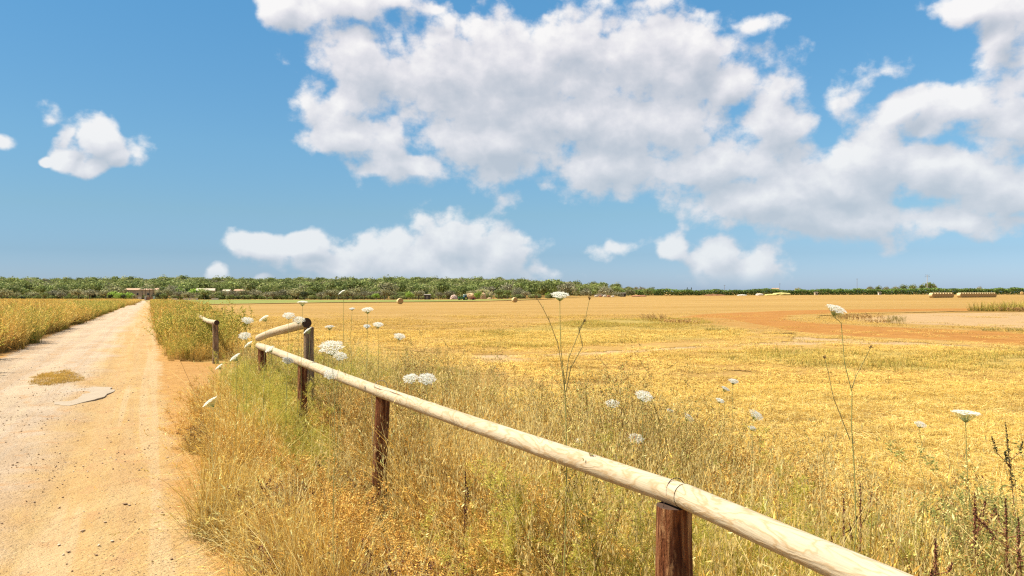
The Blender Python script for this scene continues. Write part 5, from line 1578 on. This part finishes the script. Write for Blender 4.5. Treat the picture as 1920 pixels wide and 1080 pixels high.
FLOWERS = [
    (464, 601, 20, .10, "white umbel above the corner post, left of the short climbing rail, upper of two", .3, .5),
    (459, 630, 20, .10, "white umbel left of the corner post, lower of two", .2, .8),
    (441, 670, 20, .09, "tilted white umbel near the foot of the corner post on the road side", -.7, .4),
    (411, 688, 14, .08, "small tilted white umbel over the earth field entrance", -.9, .3),
    (394, 754, 28, .11, "white umbel leaning out over the sandy road edge, lowest one on the road side", -.8, .2),
    (541, 592, 20, .10, "white umbel just left of the tall weathered post's top", .1, .6),
    (560, 600, 22, .11, "white umbel almost touching the tall weathered post's top", .2, .5),
    (567, 567, 18, .09, "flat white umbel rising above the tall weathered post", 0, .05),
    (495, 597, 18, .09, "edge on white umbel floating over the short climbing rail", -.8, 0),
    (466, 646, 16, .09, "edge on slanting white umbel beside the corner post", -1.1, 0),
    (577, 620, 17, .09, "tilted white umbel in front of the tall weathered post", -.9, .2),
    (506, 655, 17, .09, "white umbel in front of the corner end of the long rail", -.6, .5),
    (540, 676, 20, .10, "dull white umbel under the corner end of the long rail", .3, .6),
    (620, 702, 24, .10, "white umbel against the underside of the long rail", .2, .9),
    (621, 652, 48, .135, "largest white domed umbel, behind the long rail near the tall post", 0, .55),
    (637, 668, 26, .10, "smaller umbel tucked under the largest domed one", .3, .5),
    (641, 548, 13, .06, "small tilted white umbel against the wood, above the field", -.8, .1),
    (660, 579, 9, .05, "tiny pale umbel left of the round white one against the field", 0, .3),
    (689, 581, 20, .09, "round white umbel standing clear against the far stubble", 0, .35),
    (709, 609, 18, .09, "white umbel just below the round clear one", .1, .4),
    (749, 631, 20, .10, "white domed umbel right of the others by the tall post", .2, .5),
    (618, 613, 16, .08, "flat faint umbel between the tall post and the domed flowers", 0, .15),
    (688, 612, 12, .06, "pinkish half closed umbel beside a taller white one", .1, .5),
    (770, 710, 30, .12, "loose white umbel behind the rail, left one of the pair past the second post", -.1, .6),
    (800, 711, 36, .13, "broad white umbel behind the rail, right one of the pair past the second post", .1, .6),
    (1148, 757, 24, .09, "smaller white umbel left of the bright one behind the rail", 0, .5),
    (1207, 743, 34, .10, "bright white umbel in the weeds, highest behind the middle of the rail", .2, .6),
    (1192, 822, 26, .09, "white umbel low in the weeds just above the rail", .1, .6),
    (1087, 827, 20, .08, "flattened white umbel right behind the rail, left of the low one", 0, .3),
    (1291, 783, 22, .09, "sideways white umbel in the twiggy weeds right of the bright one", .8, .5),
    (1256, 770, 12, .06, "small faded umbel left of the sideways one", .2, .4),
    (1350, 751, 15, .07, "small white umbel halfway up a twiggy weed", .3, .4),
    (1360, 729, 16, .07, "slanting small umbel under the faint high one", .5, .3),
    (1375, 715, 17, .07, "faint small umbel highest above the twiggy weeds", .1, .4),
    (1417, 778, 26, .09, "white umbel turned sideways, right of the twiggy weeds", .5, .6),
    (1410, 803, 14, .06, "small greenish umbel just under the sideways one", .2, .5),
    (1725, 796, 20, .08, "pale greenish umbel left of the flat white one", .1, .5),
    (1158, 793, 12, .06, "faded cream umbel below the smaller white one", 0, .5),
]
for fpx, fpy, fw, fd, lab, tx, ty in FLOWERS:
    wild_carrot(fpx, fpy, fw, fd, lab, tx, ty, lean=(RNG.uniform(-.05, .05), RNG.uniform(-.03, .05)), pale=.88 if ('faint' in lab or 'faded' in lab or 'greenish' in lab or 'pinkish' in lab or 'dull' in lab) else 1.0)
wild_carrot(1811, 774, 50, .098, "flat white umbel seen edge on at the right, on a straight green stem", 0.05, .03, dome=.10, lean=(.09, .02))
wild_carrot(1050, 553, 34, .075, "tallest white umbel, opening against the wood, on a forked stem", 0, .35, dome=.12, dense=1.3, path=[(1050, 600), (1052, 660), (1058, 710), (1060, 760), (1062, 830), (1062, 900)],
            branches=[[(1060, 745), (1052, 680), (1046, 645), (1030, 602), (1018, 578), (1007, 560)], [(1061, 735), (1070, 690), (1092, 650), (1086, 618), (1098, 595), (1105, 562)], [(1060, 720), (1066, 672), (1086, 622), (1095, 604)]])
wild_carrot(1568, 580, 38, .078, "tall white umbel tilted over the tilled loop on a long bare stem", .25, .45, dome=.2, dense=1.3, path=[(1577, 606), (1583, 680), (1589, 705), (1597, 735), (1596, 800), (1601, 880), (1604, 990)],
            branches=[[(1593, 824), (1575, 778), (1562, 745), (1553, 700), (1546, 672)], [(1597, 728), (1604, 706), (1616, 684), (1632, 652)]])


def dock(px, py, height_px, depth, label, seed, base_shift=0.0, col=((.12, .045, .03), (.19, .075, .045), (.26, .12, .06)), arms=4, spread=.10):
    """dried dock: upright stalk and side arms crowded with dark red brown seeds"""
    r = np.random.default_rng(seed); top = at(px, py, depth); x, y = top[0] + base_shift, top[1]; g = g1(x, y)
    root = empty("dock_plant", (x, y, g)); tag(root, label, "weed", "dark dry dock plants")
    tp = top - np.array([x, y, g]); L = height_px / F * depth
    mb = MB(); mb.tube([(0, 0, -.03), tuple(tp * .5 + r.normal(0, .006, 3)), tuple(tp)], [.0032, .0025, .0010], 5, (.20, .08, .045)); mb.build("stem", M_STEM, root)
    P = []; C = []
    def seeds(a, b, n, w):
        for _ in range(n):
            t = r.random(); whorl = round(t * 22) / 22 + r.normal(0, .006); c = a + (b - a) * min(max(whorl, 0), 1) + r.normal(0, w, 3) * (1.2 - t)
            nn = r.normal(0, 1, 3); nn /= np.linalg.norm(nn); u = np.cross(nn, r.normal(0, 1, 3)); u /= np.linalg.norm(u); v = np.cross(nn, u); s = r.uniform(.0022, .0042)
            P.append([c - u * s, c - v * s, c + u * s, c + v * s]); C.append(np.array(col[r.integers(0, 3)]) * r.uniform(.8, 1.3))
    low = tp * max(0, 1 - L / max(tp[2], .01)); seeds(low, tp, 260, .0050)
    am = MB()
    for i in range(arms):
        s = low + (tp - low) * r.uniform(.0, .55); a = r.uniform(0, 6.283); e = s + np.array([math.cos(a) * spread, math.sin(a) * spread, L * r.uniform(.25, .45)])
        m = (s + e) / 2 + np.array([math.cos(a), math.sin(a), -.5]) * .015; am.tube([s, m, e], [.0018, .0014, .0008], 4, (.20, .08, .045)); seeds(m, e, 80, .0040)
    am.build("branch", M_STEM, root)
    o = bpy.data.objects.new("seeds", quads_mesh("seeds", np.array(P), np.clip(np.array(C), 0, 1), M_STALK)); COL.objects.link(o); o.parent = root; o["kind"] = "stuff"


dock(1826, 925, 150, 2.75, "dark red dock stalk with crowded seeds, left one at the lower right edge", 1, .01)
dock(1884, 935, 140, 2.65, "dark red dock stalk nearer the border of the field weeds, lower right", 2, .02, arms=3)
dock(1908, 970, 110, 2.55, "short dark dock stalk at the outer lower right", 3)
dock(1753, 1010, 80, 2.6, "small purplish dock stalk close to the rail's far side", 4, arms=2, spread=.05)
dock(1581, 935, 110, 3.0, "reddish brown dock stalk beside the tall bare flower stem, left of it", 5, arms=2, spread=.05)
dock(1612, 905, 140, 3.1, "reddish brown dock stalk just right of the tall bare flower stem", 6, arms=2, spread=.05)
dock(1884, 792, 120, 3.0, "leaning dark twiggy stalk reaching in from the right above the shrub sprays", 7, .13, col=((.07, .07, .03), (.11, .10, .04), (.16, .13, .06)), arms=3, spread=.06)
dock(873, 880, 110, 3.9, "single dark dead stalk in front of the rail among pale oats", 8, col=((.09, .04, .03), (.13, .06, .04), (.20, .12, .07)), arms=1, spread=.02)


# ---------------------------------------------------------------- pebbles, litter, straw on the road
def build_litter():
    m, nt, b, out = material("road pebbles")
    oi = nt.nodes.new('ShaderNodeObjectInfo')
    setc(nt, b, ramp(nt, X(nt, oi.outputs['Random']), [(0, (.20, .12, .07)), (.5, (.36, .24, .14)), (1, (.62, .50, .37))]))
    ms = []
    for k in range(5):
        r = np.random.default_rng(k); import bmesh
        bm = bmesh.new(); bmesh.ops.create_icosphere(bm, subdivisions=1, radius=1)
        for v in bm.verts: v.co = v.co * r.uniform(.75, 1.2); v.co.z *= .6
        me = bpy.data.meshes.new(f"pebble_{k}"); bm.to_mesh(me); bm.free(); me.materials.append(m); ms.append(me)
    def rz(x, y): return ground(x, y) + lift(y, 3) + road_relief(x, y) + .032
    x, y = grid_points(-16, 1.5, 3.8, 22, .07, lambda x, y: (U(x, y) > -3.9) * (U(x, y) < .7) * (.12 + .5 * clumpy(x, y, .8, 61, .5, .75)) * smooth(22, 9, y))
    n = len(x); s = .0035 + .010 * RNG.random(n) ** 4
    scatter("gravel", ms, np.stack([x, y, rz(x, y) + s * .15], 1), s, RNG.uniform(0, 6.283, n), RNG.integers(0, 5, n), "small brown stones strewn over the sandy road", .4)
    x, y = grid_points(-5, 2, 3.6, 12, .06, lambda x, y: (U(x, y) > .05) * (U(x, y) < 1.1) * (.25 + .5 * clumpy(x, y, 1.2, 63, .4, .7)))
    n = len(x); s = .004 + .010 * RNG.random(n) ** 3
    scatter("earth_crumbs", ms, np.stack([x, y, ground(x, y) + .012 + .012 * (U(x, y) < .5) + s * .1], 1), s, RNG.uniform(0, 6.283, n), RNG.integers(0, 5, n), "earth crumbs and grit along the grass edge", .4)
    # a few larger single stones on the road
    for i, (px, py, sz, lab) in enumerate([(235, 955, .024, "largest brown stone on the near road, with a small shadow"), (156, 1004, .020, "brown stone left of the largest one on the near road"), (212, 1027, .019, "flat brown stone below the largest one"),
                                           (306, 974, .022, "long flat stone toward the grass edge"), (130, 1044, .018, "low grey brown stone near the bottom of the road"), (112, 1028, .016, "small stone left of the low grey brown one"), (182, 1054, .015, "little stone at the very bottom of the road")]):
        x, y = px_ground(px, py); o = bpy.data.objects.new("stone", ms[i % 5]); COL.objects.link(o); o.location = (x, y, float(rz(x, y)) + sz * .2); o.scale = (sz, sz * .7, sz * .55); o.rotation_euler = (0, 0, i); tag(o, lab, "stone")
    # dry grass mat on the road
    ang = RNG.uniform(0, 6.283, 170); rr = RNG.random(170) ** .75
    G_ = [px_ground(106 + 46 * q * math.cos(a) * (1 + .25 * math.sin(3 * a)), 713 + 15 * q * math.sin(a) * (1 + .3 * math.cos(2 * a + 1))) for a, q in zip(ang, rr)]
    x = np.array([q[0] for q in G_]); y = np.array([q[1] for q in G_])
    mats_ = [patch_grass(f"mat_{i}", 60, .12, .045, .0022, np.vstack([RUST[[0, 1]], STRAW[[1, 2]]]) * 1.05, .9, 0) for i in range(3)]
    scatter("road_grass_mat", mats_, np.stack([x, y, rz(x, y) - .006], 1), np.full(len(x), .8), RNG.uniform(0, 6.283, len(x)), RNG.integers(0, 3, len(x)), "flattened mat of dry grass growing on the road", .05)
    # long pale straws leaning and lying in front of the rail
    xs, ys = grid_points(-3, 1.2, 2.6, 9, .28, lambda x, y: zone_verge(x, y) * .7 * smooth(.85, 1.1, U(x, y)))
    LS = [join_meshes(f"longstraw_{i}", [strips_mesh("ls", *blades(7, .15, .62, .2, 1.1, .0022, STRAW[[0, 3, 3]], seg=5, curl=.6), M_GRASS)]) for i in range(3)]
    strew("fallen_straws", "long pale bent straws crossing the verge grass", LS, xs, ys, 1.0 + 0 * xs, .25)


build_litter()
